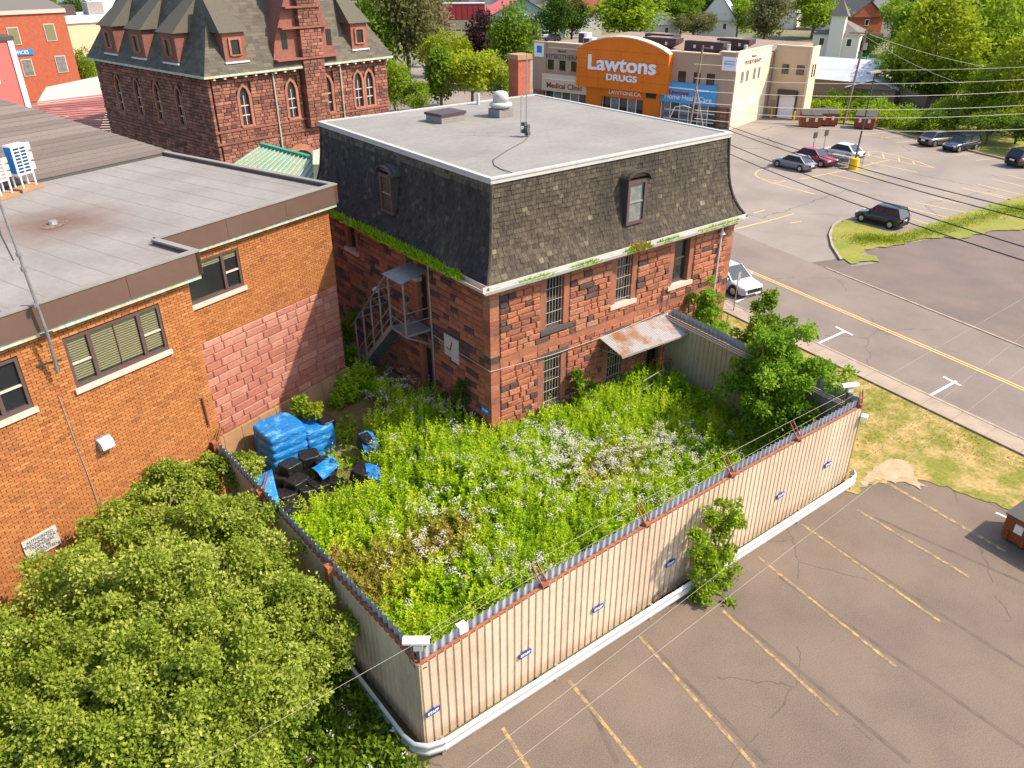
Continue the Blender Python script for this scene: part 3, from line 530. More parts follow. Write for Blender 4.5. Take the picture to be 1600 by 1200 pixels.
# panels and small fittings on the side wall
pn = thing('white_wall_panel', 'white meter board with a black cable on the shaded sandstone wall', 'panel', (-.06,2.6,4.0))
MB().box(-.03,.02,-.5,.02,-.55,.5).build('board', M['white'], pn); MB().box(-.032,.02,.03,.5,-.42,.5).build('board', M['white'], pn); MB().tube([(-.05,-.1,.3),(-.05,.05,-.1),(-.05,.3,-.05)], .02, 5).build('cable', M['darkgrey'], pn)
bs = tag(MB().box(-.05,-.02,.12,.62,1.95,2.25).build('blue_wall_sign', M['signblue2']), 'small blue sign low on the shaded wall by the near corner', 'sign')
text('STAFF', .14, M['letter'], bs, (-.055,.37,2.1), (R(90),0,R(-90)), ext=.003, off=.004)
fl = thing('wall_floodlight', 'round white floodlight on the shaded wall above the stairs', 'lamp', (-.05,8.3,4.9))
MB().cyl((0,0,0),(-.2,0,-.02),.04,n=8).build('bracket', M['greypaint'], fl); MB().cyl((-.2,-.02,-.02),(-.34,-.1,-.1),.08,.14,10).build('lamp_head', M['letter'], fl)
# fire escape
fe = thing('fire_escape', 'grey steel fire escape with landing, sloping rails and tin roof on the shaded wall', 'staircase')
Zl = 4.3
MB().box(-1.25,-.03,4.15,5.4,Zl-.1,Zl).build('landing', M['grey'], fe)
for q in (((-1.2,4.2,Zl-.1),(-.05,4.2,Zl-.75)),((-1.2,5.35,Zl-.1),(-.05,5.35,Zl-.75))): MB().bar(q[0], q[1], .06).build('brace', M['grey'], fe)
for x in (-1.2, -.35): MB().obox((x, 7.15, 2.6), (0.02,0,0), (0,1.78,-1.72), (0,.07,.07)).build('stringer', M['greypaint'], fe)
for i in range(15):
    t = (i+.5)/15; y = 5.42+3.4*t; z = Zl-.12-3.3*t; MB().box(-1.18,-.37,y-.12,y+.12,z-.02,z+.02).build('tread', M['darkgrey'], fe)
rail = lambda t, hh: (-1.22, 5.4+3.4*t, Zl-.1-3.3*t+hh)
for t in (0., .25, .5, .75, 1.): MB().bar(rail(t, 0), rail(t, 2.42), .055).build('post', M['greypaint'], fe)
for hh in (.5, .95): MB().bar(rail(0, hh), rail(1, hh), .035).build('handrail', M['greypaint'], fe); MB().bar((-.32,5.4,Zl-.1+hh),(-.32,8.8,Zl-3.4+hh),.035).build('handrail', M['greypaint'], fe)
MB().bar(rail(-.02, 2.44), rail(1.12, 2.44), .06).build('top_rail', M['grey'], fe)
for t in (.1, .3, .5, .7, .9): p = rail(t, 2.4); MB().bar(p, (-.06, p[1]+.02, p[2]), .03).build('purlin', M['greypaint'], fe)
for x, y in ((-1.22,4.18),(-1.22,5.38)): MB().bar((x,y,Zl),(x,y,6.65),.06).build('post', M['grey'], fe)
for z in (.5, .95):
    MB().bar((-1.22,4.18,Zl+z),(-.06,4.18,Zl+z),.035).build('handrail', M['grey'], fe); MB().bar((-1.22,4.18,Zl+z),(-1.22,5.38,Zl+z),.035).build('handrail', M['grey'], fe)
b = MB(); V = []
for i in range(25):
    y = 4.05+1.5*i/24; V += [(-1.4,y,6.62+.012*(i % 2)),(-.02,y,6.85+.012*(i % 2))]
b.add(V, [(2*i,2*i+2,2*i+3,2*i+1) for i in range(24)]); b.build('roof_sheet', M['grey'], fe)
# ---------------------------------------------------------------- the orange brick building
LA = (-9.85, 3.1, 0); LY = R(19)
bb_ = thing('brick_building', 'orange brick building with brown roof fascia, flat grey roof and pink stone panel', 'building', LA, LY)
Mw = Matrix.Translation(LA) @ Matrix.Rotation(LY, 4, 'Z'); toW = lambda v: np.array(Mw @ Vector(v))
QF = lambda u, z, d: (u, -d, z); QR = lambda u, z, d: (u, 2.15-d, z)
MB().slab([(-22,.1),(.32,.1),(.32,2.25),(8.65,2.25),(8.65,12.8),(-22,12.8)], 0, 9.0).build('wall', M['brickmortar'], bb_)
wf = [(-3.79,-.73,7.0,8.55),(-8.15,-5.05,7.0,8.55)]; wr = [(1.05,4.1,7.1,8.6)]
rs = random.Random(11); tb = lambda rs, u, z: min(1, max(0, rs.gauss(.52, .22)))
pc = masonry(-11, .42, .4, 8.95, .09, (.27, .27), [(a, c, e-.16, f) for a, c, e, f in wf], QF, .1, .018, 0, tb, rs)
pc += masonry(.45, 8.75, 5.62, 8.95, .09, (.27, .27), [(a, c, e-.16, f) for a, c, e, f in wr], QR, .1, .018, 0, tb, rs)
emit(pc, 'brick', M['brick'], bb_, 300, toW)
for i in range(69):
    z = .4+i*.125; MB().box(.32, .425, .09, .09+(2.0 if i % 2 else 1.9), z, z+.115, t=rs.random()).build('end_brick', M['brick'], bb_) if i % 3 == 0 else None
MB().box(8.64, 8.75, 2.26, 12.8, 1.6, 8.95).build('end_wall', M['redbrick'], bb_)
tp = lambda rs, u, z: min(1, max(0, rs.gauss(.45, .25)+(.3 if z > 5 else 0)))
emit(masonry(1.0, 8.72, 1.66, 5.6, .30, (.4, 1.05), [], QR, .1, .014, .035, tp, rs), 'stone', M['pink'], bb_, 300, toW)
MB().box(.98, 8.7, 2.235, 2.3, 1.6, 5.62).build('stone_backing', M['pinkmortar'], bb_)
for i in range(9): MB().box(1.0+i*.87, 1.0+i*.87+.85, 2.02, 2.2, 0, 1.64).build('plinth_stone', M['plinth'], bb_)
def win3(P, a, c, z0, z1):
    f = .09; w = MB()
    for q in ([(a,z0),(a+f,z0),(a+f,z1),(a,z1)],[(c-f,z0),(c,z0),(c,z1),(c-f,z1)],[(a+f,z0),(c-f,z0),(c-f,z0+.12),(a+f,z0+.12)],[(a+f,z1-f),(c-f,z1-f),(c-f,z1),(a+f,z1)]): w.prism(q, -.1, -.02, P)
    wo = w.build('window', M['brownframe'], bb_); ws = (c-a)*.24
    b = MB(); b.prism([(a-.08,z0-.15),(c+.08,z0-.15),(c+.08,z0-.004),(a-.08,z0-.004)], -.09, .08, P); b.build('sill', M['sill'], wo)
    for u in (a+ws, c-ws): b = MB(); b.prism([(u-.06,z0+.12),(u+.06,z0+.12),(u+.06,z1-f),(u-.06,z1-f)], -.095, -.015, P); b.build('mullion', M['brownframe'], wo)
    zm = (z0+z1)/2-.05
    for u0, u1, k in ((a+f,a+ws-.06,1),(a+ws+.06,c-ws-.06,0),(c-ws+.06,c-f,1)):
        b = MB(); b.prism([(u0,z0+.12),(u1,z0+.12),(u1,z1-f),(u0,z1-f)], -.0985, -.09, P); b.build('pane', M['glass'], wo)
        if k: b = MB(); b.prism([(u0,zm-.03),(u1,zm-.03),(u1,zm+.03),(u0,zm+.03)], -.0895, -.04, P); b.build('meeting_rail', M['sill'], wo)
        elif P is QF: u = (u0+u1)/2; b = MB(); b.prism([(u-.012,z0+.12),(u+.012,z0+.12),(u+.012,z1-f),(u-.012,z1-f)], -.0895, -.05, P); b.build('glazing_bar', M['brownframe'], wo)
        n = 17 if (P is QF and a > -5) else 3 if P is QR else 0
        for i in range(n):
            z = z1-f-.04-(i+.5)*((z1-z0-.3)/17); b = MB(); b.prism([(u0+.01,z),(u1-.01,z),(u1-.01,z+.05),(u0+.01,z+.05)], -.0895, -.078, P); b.build('blind_slat', M['blind'], wo)
for q in wf: win3(QF, *q)
for q in wr: win3(QR, *q)
# copper gutter strip and fascia panels round the roof edge
path = [(-22,-.28),(.85,-.28),(.85,1.87),(9.1,1.87),(9.1,12.9)]
MB().slab([(-22,-.22),(.79,-.22),(.79,1.93),(9.04,1.93),(9.04,12.85),(-22,12.85)], 8.96, 9.11).build('copper_gutter', M['copper'], bb_)
for a, c in zip(path[:-1], path[1:]):
    a, c = np.array(a), np.array(c); L = np.linalg.norm(c-a); n = max(1, round(L/2.6)); d = (c-a)/L; s = np.array([-d[1], d[0]])*.16
    for i in range(n):
        p, q = a+d*L*i/n, a+d*(L*(i+1)/n-.012); MB().slab([tuple(p),tuple(q),tuple(q+s),tuple(p+s)], 9.115, 9.84).build('fascia_panel', M['brown'], bb_)
    p, q = a-d*.0, c+d*.0; s2 = np.array([-d[1], d[0]]); MB().slab([tuple(p-s2*.03),tuple(q-s2*.03),tuple(q+s2*.2),tuple(p+s2*.2)], 9.845+.004*(abs(d[0]) > .5), 9.90+.004*(abs(d[0]) > .5)).build('coping', M['membrane2'], bb_)
rf = MB().slab([(-22,-.12),(.69,-.12),(.69,2.03),(8.94,2.03),(8.94,12.86),(-22,12.86)], 9.5, 9.72).build('flat_roof', stained('rust_stained_membrane', (.25,6.75,9.7), 3.0, (.12,.06,.038)), bb_)
for k in range(-9, 10): x = k*1.0+.3; MB().box(x, x+.02, (2.1 if x > .6 else -.05), 12.8, 9.72, 9.726).build('membrane_seam', M['seam'], rf)
MB().add([(-.25,6.2,9.733),(.5,6.4,9.733),(.75,6.9,9.733),(.45,7.3,9.733),(-.1,6.95,9.733),(-.4,6.6,9.733)], [tuple(range(6))]).build('drain_sump', mat('wet_leaf_litter', (.10,.055,.035), .9, (.2,.13,.09), 6, .4), rf)
MB().tube([(.12,6.75,9.73),(.12,6.75,9.86)], [.16,.13], 10).build('roof_drain', M['grey'], rf)
# shingled hip roof behind
pr = MB(); e = [(9.4,12.9,9.82),(-26,12.9,9.82)]
slope = .55; T = 14
for r in range(56):                            # courses
    t0, t1 = T*r/56, T*(r+1)/56
    u = 9.4-t0-rs.uniform(0, .5)
    pr.add([(9.4-t0,12.9+t0,9.82+slope*t0+.03),(-26,12.9+t0,9.82+slope*t0+.03),(-26,12.9+t1,9.82+slope*t1),(9.4-t1,12.9+t1,9.82+slope*t1),(9.4-t0,12.9+t0,9.82+slope*t0),(-26,12.9+t0,9.82+slope*t0)], [(0,3,2,1),(5,4,0,1)], 0, rs.random())
    pr.add([(9.4-t0,12.9+t0,9.82+slope*t0+.03),(9.4-t0,40,9.82+slope*t0+.03),(9.4-t1,40,9.82+slope*t1),(9.4-t1,12.9+t1,9.82+slope*t1)], [(0,1,2,3)], 0, rs.random())
pr.build('shingle_courses', M['asphaltshingle'], bb_, stuff=True)
MB().box(-26, 9.45, 12.83, 12.95, 9.6, 9.80).build('hip_roof_eave', M['darkgrey'], bb_); MB().box(-26, 9.3, 12.96, 40, 8.9, 9.78).build('rear_block', M['redbrick'], bb_)
ca = [(9.4,12.9),(9.4,40)]
# air conditioners on the flat roof
def ac(name, label, x, y, w, h, blue):
    a = thing(name, label, 'air conditioner', toW((x, y, 9.73)), LY+R(16), None)
    MB().box(-w/2-.15,w/2+.15,-.35,.35,0,.14).build('timber_base', M['plinth'], a)
    for i in (-1, 1):
        for j in (-1, 1): MB().bar((i*w*.42,j*.2,.14),(i*w*.42,j*.2,.62),.05).build('leg', M['letter'], a)
    MB().box(-w/2,w/2,-.2,.2,.62,.62+h).build('casing', M['letter'], a)
    MB().box(-w/2-.012,-w/2,-.17,.17,.7,.55+h).build('side_coil', M['signblue2'] if blue else M['offwhite'], a)
    n = int(h/.13)
    for i in range(n):
        for j in range(2): MB().box(-w*.4+j*w*.42,-w*.4+j*w*.42+w*.34,-.212,-.2,.70+i*.125,.70+i*.125+.085).build('louvre', M['acblue'] if blue else M['greypaint'], a)
    for i in range(3): MB().box(w/2,w/2+.3,-.04,.04,.68+i*h/3,.68+(i+.75)*h/3).build('grille', M['sill'], a)
ac('air_conditioner', 'tall white air conditioner with blue coil on legs on the flat roof', 2.15, 12.2, .75, 1.15, True)
ac('air_conditioner', 'smaller white air conditioner on legs at the edge of the picture', 1.0, 11.75, .6, .8, False)
m_ = thing('wall_mast', 'tall thin galvanised antenna mast clamped to the orange brick wall', 'antenna', toW((-4.3,-.5,0)), LY)
MB().tube([(.02,.25,7.8),(-.02,.05,9.0),(-.1,.0,10.6),(-.22,.0,13.5)], [.05,.045,.04,.03], 8).build('pole', M['grey'], m_)
for z in (8.2, 9.05): MB().bar((-.35,.5,z-.1),(.15,.1,z),.05).build('bracket', M['darkgrey'], m_)
for z in (9.9, 10.9, 11.3): MB().cyl((-.12,.0,z),(-.13,.0,z+.1),.075,n=8).build('coupling', M['grey'], m_)
MB().tube([(-.25,.1,11.2),(-.35,.1,11.9),(-.3,.1,12.6)], .02, 5).build('stay', M['darkgrey'], m_)
wl = thing('wall_vent', 'white hooded vent on the orange brick wall above the shrub', 'vent', toW((-3.5,-.01,5.0)), LY)
MB().add([(-.2,0,-.18),(.2,0,-.18),(.2,0,.2),(-.2,0,.2),(-.2,-.26,-.12),(.2,-.26,-.12),(.2,-.2,.1),(-.2,-.2,.1)], [(4,5,6,7),(7,6,2,3),(0,4,7,3),(1,2,6,5),(0,1,5,4)]).build('hood', M['white'], wl); MB().box(-.23,.23,-.02,.0,-.22,.24).build('flange', M['grey'], wl)
tag(MB().cyl(toW((.02,-.06,4.9)), toW((.05,-.06,3.8)), .04, n=6).build('wall_pipe', M['rust']), 'short rusty pipe fixed to the brick wall beside the pink stone', 'pipe')
ws = thing('notice_board', 'faded white notice about authorized personnel on the orange brick wall', 'sign', toW((-6.05,-.03,2.88)), LY)
MB().box(-.5,.5,-.02,.02,-.34,.34).build('board', M['white'], ws)
for i, t in enumerate(('AUTHORIZED', 'PERSONNEL ONLY', 'TRESPASSERS', 'WILL BE', 'PROSECUTED')): text(t, .125, M['darkgrey'], ws, (0,-.024,.235-.115*i), (R(90),0,0), ext=.002, off=.002)
tag(MB().tube([toW((-4.35,-.02,7.0)),toW((-4.3,-.02,5.5)),toW((-4.22,-.02,3.9)),toW((-4.2,-.02,2.5))], .012, 4).build('wall_cable', M['wire']), 'thin pale cable running down the orange brick wall', 'cable')
# ---------------------------------------------------------------- corrugated fence round the yard
FX = [-9.33,-5.37,-1.49,2.34,5.86,9.7]; FZ = [3.05,3.33,3.45,3.52,3.48,3.42]
fz = lambda x: float(np.interp(x, FX, FZ))
fence = thing('corrugated_fence', 'tall cream ribbed metal fence with rusty top rail around the weedy yard', 'fence')
def panel(a, b, za, zb, mt, ribs, inside, z0=.12, name='fence_panel', dep=.035):
    a, b = np.array(a, float), np.array(b, float); d = (b-a); L = np.linalg.norm(d); d /= L; n = np.array([d[1], -d[0]])*(-1 if inside else 1); V = []; k = 0
    for i in range(ribs):
        for t, o in ((0.,0),(.10,0),(.16,-dep),(.30,-dep),(.36,0),(.999,0)):
            s = (i+t)/ribs; p = a+d*L*s+n*o; z = za+(zb-za)*s; V += [(p[0],p[1],z0),(p[0],p[1],z)]; k += 1
    MB().add(V, [(2*i,2*i+2,2*i+3,2*i+1) for i in range(k-1)], 0, rs.random()).build(name, mt, fence)
npan = 20
for i in range(npan):
    x0 = -9.33+19.03*i/npan; x1 = -9.33+19.03*(i+1)/npan-.003; panel((x0,-9.72),(x1,-9.72), fz(x0), fz(x1), M['cream'], 4, False)
LFx = lambda y: -9.33-.034*(y+9.72)
for i in range(13):
    y0 = -9.74+i*.97; y1 = y0+.967; panel((LFx(y1),y1),(LFx(y0),y0), 3.05, 3.05, M['cream'], 4, False)
for i in range(10):
    y0 = -9.70+i*.95; y1 = y0+.947; f = lambda y: 3.42+.5*(y+9.7)/9.5
    panel((9.7,y1),(9.7,y0), f(y1), f(y0), M['fence_in'], 4, False); panel((9.82,y0),(9.82,y1), f(y0)-.02, f(y1)-.02, M['cream'], 4, False)
# galvanised inner sheet, a little higher, with the red rail between
def inner(a, b, za, zb, n, ribs=4):
    a, b = np.array(a, float), np.array(b, float)
    for i in range(n):
        p, q = a+(b-a)*i/n, a+(b-a)*((i+.998)/n); d = (q-p); L = np.linalg.norm(d); d /= L; nn = np.array([-d[1], d[0]]); V = []; K = ribs*8
        for k in range(K+1):
            s = k/K; o = .035*math.sin(2*math.pi*ribs*s); c = p+d*L*s+nn*o; z = za(c)+.27; V += [(c[0],c[1],.3),(c[0],c[1],z)]
        MB().add(V, [(2*k,2*k+2,2*k+3,2*k+1) for k in range(K)]).build('inner_sheet', M['galv'], fence)
inner((-9.2,-9.54),(9.58,-9.54), lambda c: fz(c[0]), 0, 20); inner((-9.73,2.6),(-9.16,-9.5), lambda c: 3.05, 0, 12); inner((9.78,-.3),(9.78,-9.6), lambda c: 3.42+.5*(c[1]+9.7)/9.5-.02, 0, 10)
for i in range(5):
    MB().bar((FX[i],-9.63,FZ[i]-.035),(FX[i+1],-9.63,FZ[i+1]-.035),.10,.05).build('top_rail', M['rust'], fence)
MB().bar((-9.25,-9.62,3.0),(-9.66,2.6,3.0),.11,.09).build('top_rail', M['rust'], fence)
for k in range(3): MB().tube([(9.60-.045*k,-.3,3.86-.07*k),(9.58-.045*k,-5,3.60-.07*k),(9.55-.045*k,-9.45,3.38-.05*k)], .025, 6).build('conduit', M['sill'], fence)
def bracket(x, y, z, lean):
    MB().box(x-.10,x+.10,y-.08,y+.06,z-.06,z+.10).build('post_cap', M['rust'], fence)
    for k in (-1, 1): MB().bar((x+.09*k,y,z+.1),(x+.09*k+lean[0],y+lean[1],z+.62),.035).build('spike', M['rust'], fence)
for x, z in zip(FX[1:5], FZ[1:5]): bracket(x, -9.64, z, (-.12,.28))
bracket(9.68, -9.66, 3.44, (.02,.1))
for y in (-5.3, -.8, 2.9): MB().box(LFx(y)-.1,LFx(y)+.14,y-.13,y+.13,2.5,3.2).build('post_cap', M['rust'], fence); [MB().bar((LFx(y)+.05,y+.08*k,3.15),(LFx(y)+.35,y+.08*k+.12,3.62),.035).build('spike', M['rust'], fence) for k in (-1, 1)]
# guard rail at the foot
gr = thing('guard_rail', 'galvanised guard rail along the foot of the cream fence', 'guard rail')
prof = [(.0,.62),(.07,.57),(.07,.47),(.0,.42),(.0,.38),(.07,.33),(.07,.23),(.0,.18)]
def wbeam(path):
    P = [np.array(p, float) for p in path]; V = []; n = len(prof)
    for i, p in enumerate(P):
        d = P[min(i+1,len(P)-1)]-P[max(i-1,0)]; d /= np.linalg.norm(d); o = np.array([d[1], -d[0]])
        V += [(p[0]+o[0]*a, p[1]+o[1]*a, z) for a, z in prof]
    MB().add(V, [(i*n+j, i*n+n+j, i*n+n+j+1, i*n+j+1) for i in range(len(P)-1) for j in range(n-1)]).build('rail_beam', M['rail'], gr, True)
xs = [-9.0,-5.2,-1.4,2.4,6.2,9.55]
for i in range(5): wbeam([(xs[i],-10.12+.002*i),(xs[i+1]+.06,-10.12+.002*i)])
wbeam([(9.5,-10.105),(9.75,-10.05),(9.92,-9.9),(9.98,-9.7)])
wbeam([(-9.72,-5.6),(-9.70,-9.4),(-9.62,-9.75),(-9.38,-10.0),(-8.98,-10.115)]); wbeam([(-9.78,-1.5),(-9.725,-5.65)])
for x in xs: MB().box(x-.05,x+.05,-10.1,-10.0,0,.6).build('post', M['greypaint'], gr)
# blue staff signs on the fence
for i, (px, py, w) in enumerate([(677,1112,'first from the near corner of the fence'),(821,1022,'second from the near corner'),(935,950,'third from the near corner'),(1048,880,'just before the sapling'),(1152,815,'half hidden beside the sapling top'),(1220,774,'second from the far end'),(1294,726,'nearest the far end of the fence')]):
    p = GY(px, py, -9.78); s = thing('staff_sign', 'small blue staff sign on the cream fence, '+w, 'sign', (p[0], -9.765, p[2]), 0, 'blue staff signs on the fence')
    MB().box(-.2,.2,-.02,.005,-.085,.085).build('plate', M['signblue'], s); MB().box(-.03,.03,-.018,.003,.087,.13).build('tab', M['signblue'], s)
    text('STAFF', .12, M['letter'], s, (0,-.023,0), (R(90),0,0), ext=.002, off=.004)
# cameras on the corners
def camera_unit(label, loc, rz):
    c = thing('security_camera', label, 'camera', loc, rz, 'cameras on the fence corners')
    MB().bar((0,0,-.15),(0,.0,.42),.06).build('post', M['darkgrey'], c); MB().box(-.09,.12,-.09,.09,.42,.58).build('bracket', M['offwhite'], c)
    b = MB(); oc = [(.13*math.cos(t), .08*math.sin(t)+.68) for t in np.linspace(math.pi/8, 2*math.pi+math.pi/8, 9)[:-1]]
    b.prism(oc, -.34, .30, lambda u, z, d: (d, u, z)); b.build('housing', M['letter'], c); MB().cyl((.30,0,.68),(.335,0,.68),.055,n=10).build('lens', M['black'], c)
    MB().tube([(-.12,0,.58),(-.26,.0,.3),(-.2,0,-.05),(-.05,-.05,-.25),(.2,-.08,-.12)], .014, 5).build('cable', M['darkgrey'], c)
    MB().bar((-.14,0,.6),(-.12,0,.02),.03).build('strut', M['rust'], c)
camera_unit('white security camera on the near corner of the cream fence', (-9.24,-9.6,3.1), R(-38)); camera_unit('white security camera on the far corner of the fence by the lawn', (9.5,-9.2,3.5), R(-25))
tag(MB().box(-8.05,-7.8,-9.62,-9.42,3.2,3.42).build('junction_box', M['letter']), 'small white junction box on the fence top near the corner camera', 'box')
p = G(1347,655,2.9); tag(MB().obox((9.80,-9.85,3.0),(.12,.05,0),(-.05,.1,0),(0,0,.09)).build('flood_lamp', M['letter']), 'small white flood lamp on the outer far corner of the fence', 'lamp')
tag(MB().tube([(-9.3,-9.45,3.62),(-5.5,-9.3,3.92),(-1.6,-9.3,4.05),(2.2,-9.3,4.12),(5.7,-9.3,4.08),(9.3,-9.2,3.9)], .006, 4).build('fence_wire', M['wire']), 'single pale strand of wire strung along the fence spikes', 'wire')
# ---------------------------------------------------------------- wrapped bales
def lump(dx, dy, dz, seed, lay=0, k=.06, n=9):
    r = np.random.default_rng(seed); b = MB(); ph = r.uniform(0, 6, 6)
    N = n; idx = {}; V = []
    def key(i, j, q):
        if (i, j, q) not in idx:
            x, y, z = 2*i/N-1, 2*j/N-1, q/N
            s = 1-.10*(abs(x)**4*abs(y)**4)-.06*max(0, z-.8)*5*(abs(x)**6+abs(y)**6)/2
            w = k*(math.sin(3.1*x+ph[0]+4*z)+math.sin(4.3*y+ph[1]+3*x)+math.sin(7*z+ph[2]))*.33
            lz = .07*abs(math.sin(lay*math.pi*z))**.6 if lay else 0
            idx[(i, j, q)] = len(V); V.append((x*dx/2*(s+w*.5+lz), y*dy/2*(s+w*.5+lz), z*dz*(1+w*.4*(1-x*x*.5))))
        return idx[(i, j, q)]
    Fc = []
    for i in range(N):
        for j in range(N):
            Fc.append([key(i,j,N),key(i+1,j,N),key(i+1,j+1,N),key(i,j+1,N)])
            for s in (0, N):
                q = [key(i,s,j),key(i+1,s,j),key(i+1,s,j+1),key(i,s,j+1)]; Fc.append(q if s == 0 else q[::-1])
                q = [key(s,i,j),key(s,i+1,j),key(s,i+1,j+1),key(s,i,j+1)]; Fc.append(q[::-1] if s == 0 else q)
    b.add(V, Fc); return b
def bale(name, label, cat, loc, rz, dims, m, seed, lay=0, tilt=(0,0), grp=None):
    o = lump(*dims, seed, lay, n=30 if lay else 8).build(name, m, None, True); o.location = loc; o.rotation_euler = (tilt[0], tilt[1], rz); return tag(o, label, cat, grp)
bale('wrapped_pallet', 'tall blue plastic-wrapped pallet stack against the pink stone wall', 'pallet', (-6.85,4.75,.1), R(6), (1.55,1.5,1.8), M['blue'], 1, 5)
bale('wrapped_pallet', 'lower blue plastic-wrapped pallet with a torn top beside the tall stack', 'pallet', (-5.45,4.8,.1), R(4), (1.2,1.3,1.35), M['blue'], 2, 4)
for i, (px, py, z, dm, rz, tl, lb) in enumerate([(452,728,.95,(.62,.5,.36),20,(0,.1),'black wrapped bale with a white label on top of the heap by the blue pallet'),(482,712,1.0,(.6,.5,.36),-10,(.1,0),'black wrapped bale leaning on the front of the blue pallet'),(462,752,.75,(.66,.5,.36),25,(.1,.1),'black wrapped bale lying in the middle of the heap'),(508,735,.75,(.55,.45,.32),40,(.3,.1),'torn black bale at the end of the heap beside the weeds'),(478,765,.5,(.6,.5,.35),0,(0,.2),'black bale at the bottom of the heap'),(456,795,.95,(.62,.5,.4),28,(.1,0),'black bale with a dark red band by the fence'),(572,688,1.0,(.6,.5,.42),10,(.3,.2),'torn black bale lying alone among the weeds'),(565,735,.95,(.7,.55,.36),30,(.2,.1),'crumpled black bag with blue plastic among the weeds'),(508,655,1.5,(.5,.4,.3),10,(.2,0),'black bag on top of the lower blue pallet'),(440,745,.6,(.6,.5,.36),60,(.1,.1),'black bale between the blue sheet and the tall pallet'),(495,758,.5,(.55,.5,.34),15,(.1,.2),'dusty black bale half sunk in weeds before the heap'),(500,722,.75,(.55,.45,.34),70,(.2,.1),'black bale under the draped blue sheet'),(443,775,.6,(.6,.5,.36),10,(.0,.2),'black bale lying under the hanging blue sheet'),(520,752,.45,(.5,.45,.3),50,(.2,.2),'small black bag at the weedy end of the heap')]):
    p = G(px, py, z); bale('black_bale', lb, 'bale', (p[0], p[1], z-.34), R(rz), tuple(1.3*q for q in dm), M['bag'], 20+i, 0, tl, 'black bales dumped in the yard')
def rag(name, label, pts, m, seed, th=.02):
    r = np.random.default_rng(seed); n = 10; a, b2, c, d = [np.array(p, float) for p in pts]; V = []
    for i in range(n+1):
        for j in range(n+1):
            s, t = i/n, j/n; V.append((1-s)*(1-t)*a+s*(1-t)*b2+s*t*c+(1-s)*t*d+np.array([0,0,.05*math.sin(5*s+seed)*math.sin(6*t+2)+r.uniform(-.015,.015)]))
    F_ = [(i*(n+1)+j, (i+1)*(n+1)+j, (i+1)*(n+1)+j+1, i*(n+1)+j+1) for i in range(n) for j in range(n)]
    V2 = [v-np.array([0,0,th]) for v in V]; k = len(V); return tag(MB().add(V+V2, F_+[tuple(q+k for q in f[::-1]) for f in F_]).build(name, m, None, True), label, 'tarp')
rag('blue_tarp', 'sheet of blue plastic hanging inside the fence by the bales', [G(396,742,1.9),G(425,735,2.0),G(437,785,1.2),G(425,795,1.5)], M['blue'], 3)
rag('blue_tarp', 'blue plastic sheet draped over a bale in front of the pallets', [G(487,730,1.0),G(520,712,1.0),G(532,728,.9),G(505,748,.8)], M['blue'], 4)
rag('blue_tarp', 'torn scrap of blue plastic around the lone black bale', [G(560,676,1.15),G(582,674,1.25),G(594,700,1.05),G(570,706,1.0)], M['blue'], 5)
rag('blue_tarp', 'scrap of blue plastic beside the crumpled black bag in the weeds', [G(570,724,1.15),G(593,728,1.15),G(596,750,1.0),G(575,748,.95)], M['blue'], 6)
# ---------------------------------------------------------------- the old sandstone hall behind
OC = (5.66, 45.26, 0); OY = R(11)
ob = thing('sandstone_hall', 'large dark red sandstone hall with steep slate roof, dormers and pointed windows', 'building', OC, OY)
Mo = Matrix.Translation(OC) @ Matrix.Rotation(OY, 4, 'Z'); toO = lambda v: np.array(Mo @ Vector(v))
OW, OD, OE = 18.4, 20., 9.35
MB().box(.2, OW-.2, .2, OD-.2, 0, OE).build('wall', M['mortar'], ob)
AF = lambda u, z, d: (u, -d, z); AL = lambda u, z, d: (-d, u, z)
rw = [3.0, 7.6, 11.4, 14.9, 16.2]; lw = [5.2, 8.9, 12.5, 16.2]
def ow(cs, z0, z1, zt, w): return [(c-w/2-.28, c+w/2+.28, z0-.2, zt+.25) for c in cs]
rs = random.Random(21); to = lambda rs, u, z: rs.random()
pc = masonry(.3, OW-.02, 0, OE-.1, .27, (.35, .85), ow(rw, 5.5, 7.8, 8.5, .85)+[(8.6, 11.05, 4.3, 12)], AF, .2, .025, .045, to, rs)
pc += masonry(.02, OD, 0, OE-.1, .27, (.35, .85), ow(lw, 5.15, 7.6, 8.3, .85), AL, .2, .025, .045, to, rs)
emit(pc, 'stone', M['oldstone'], ob, 300, toO)
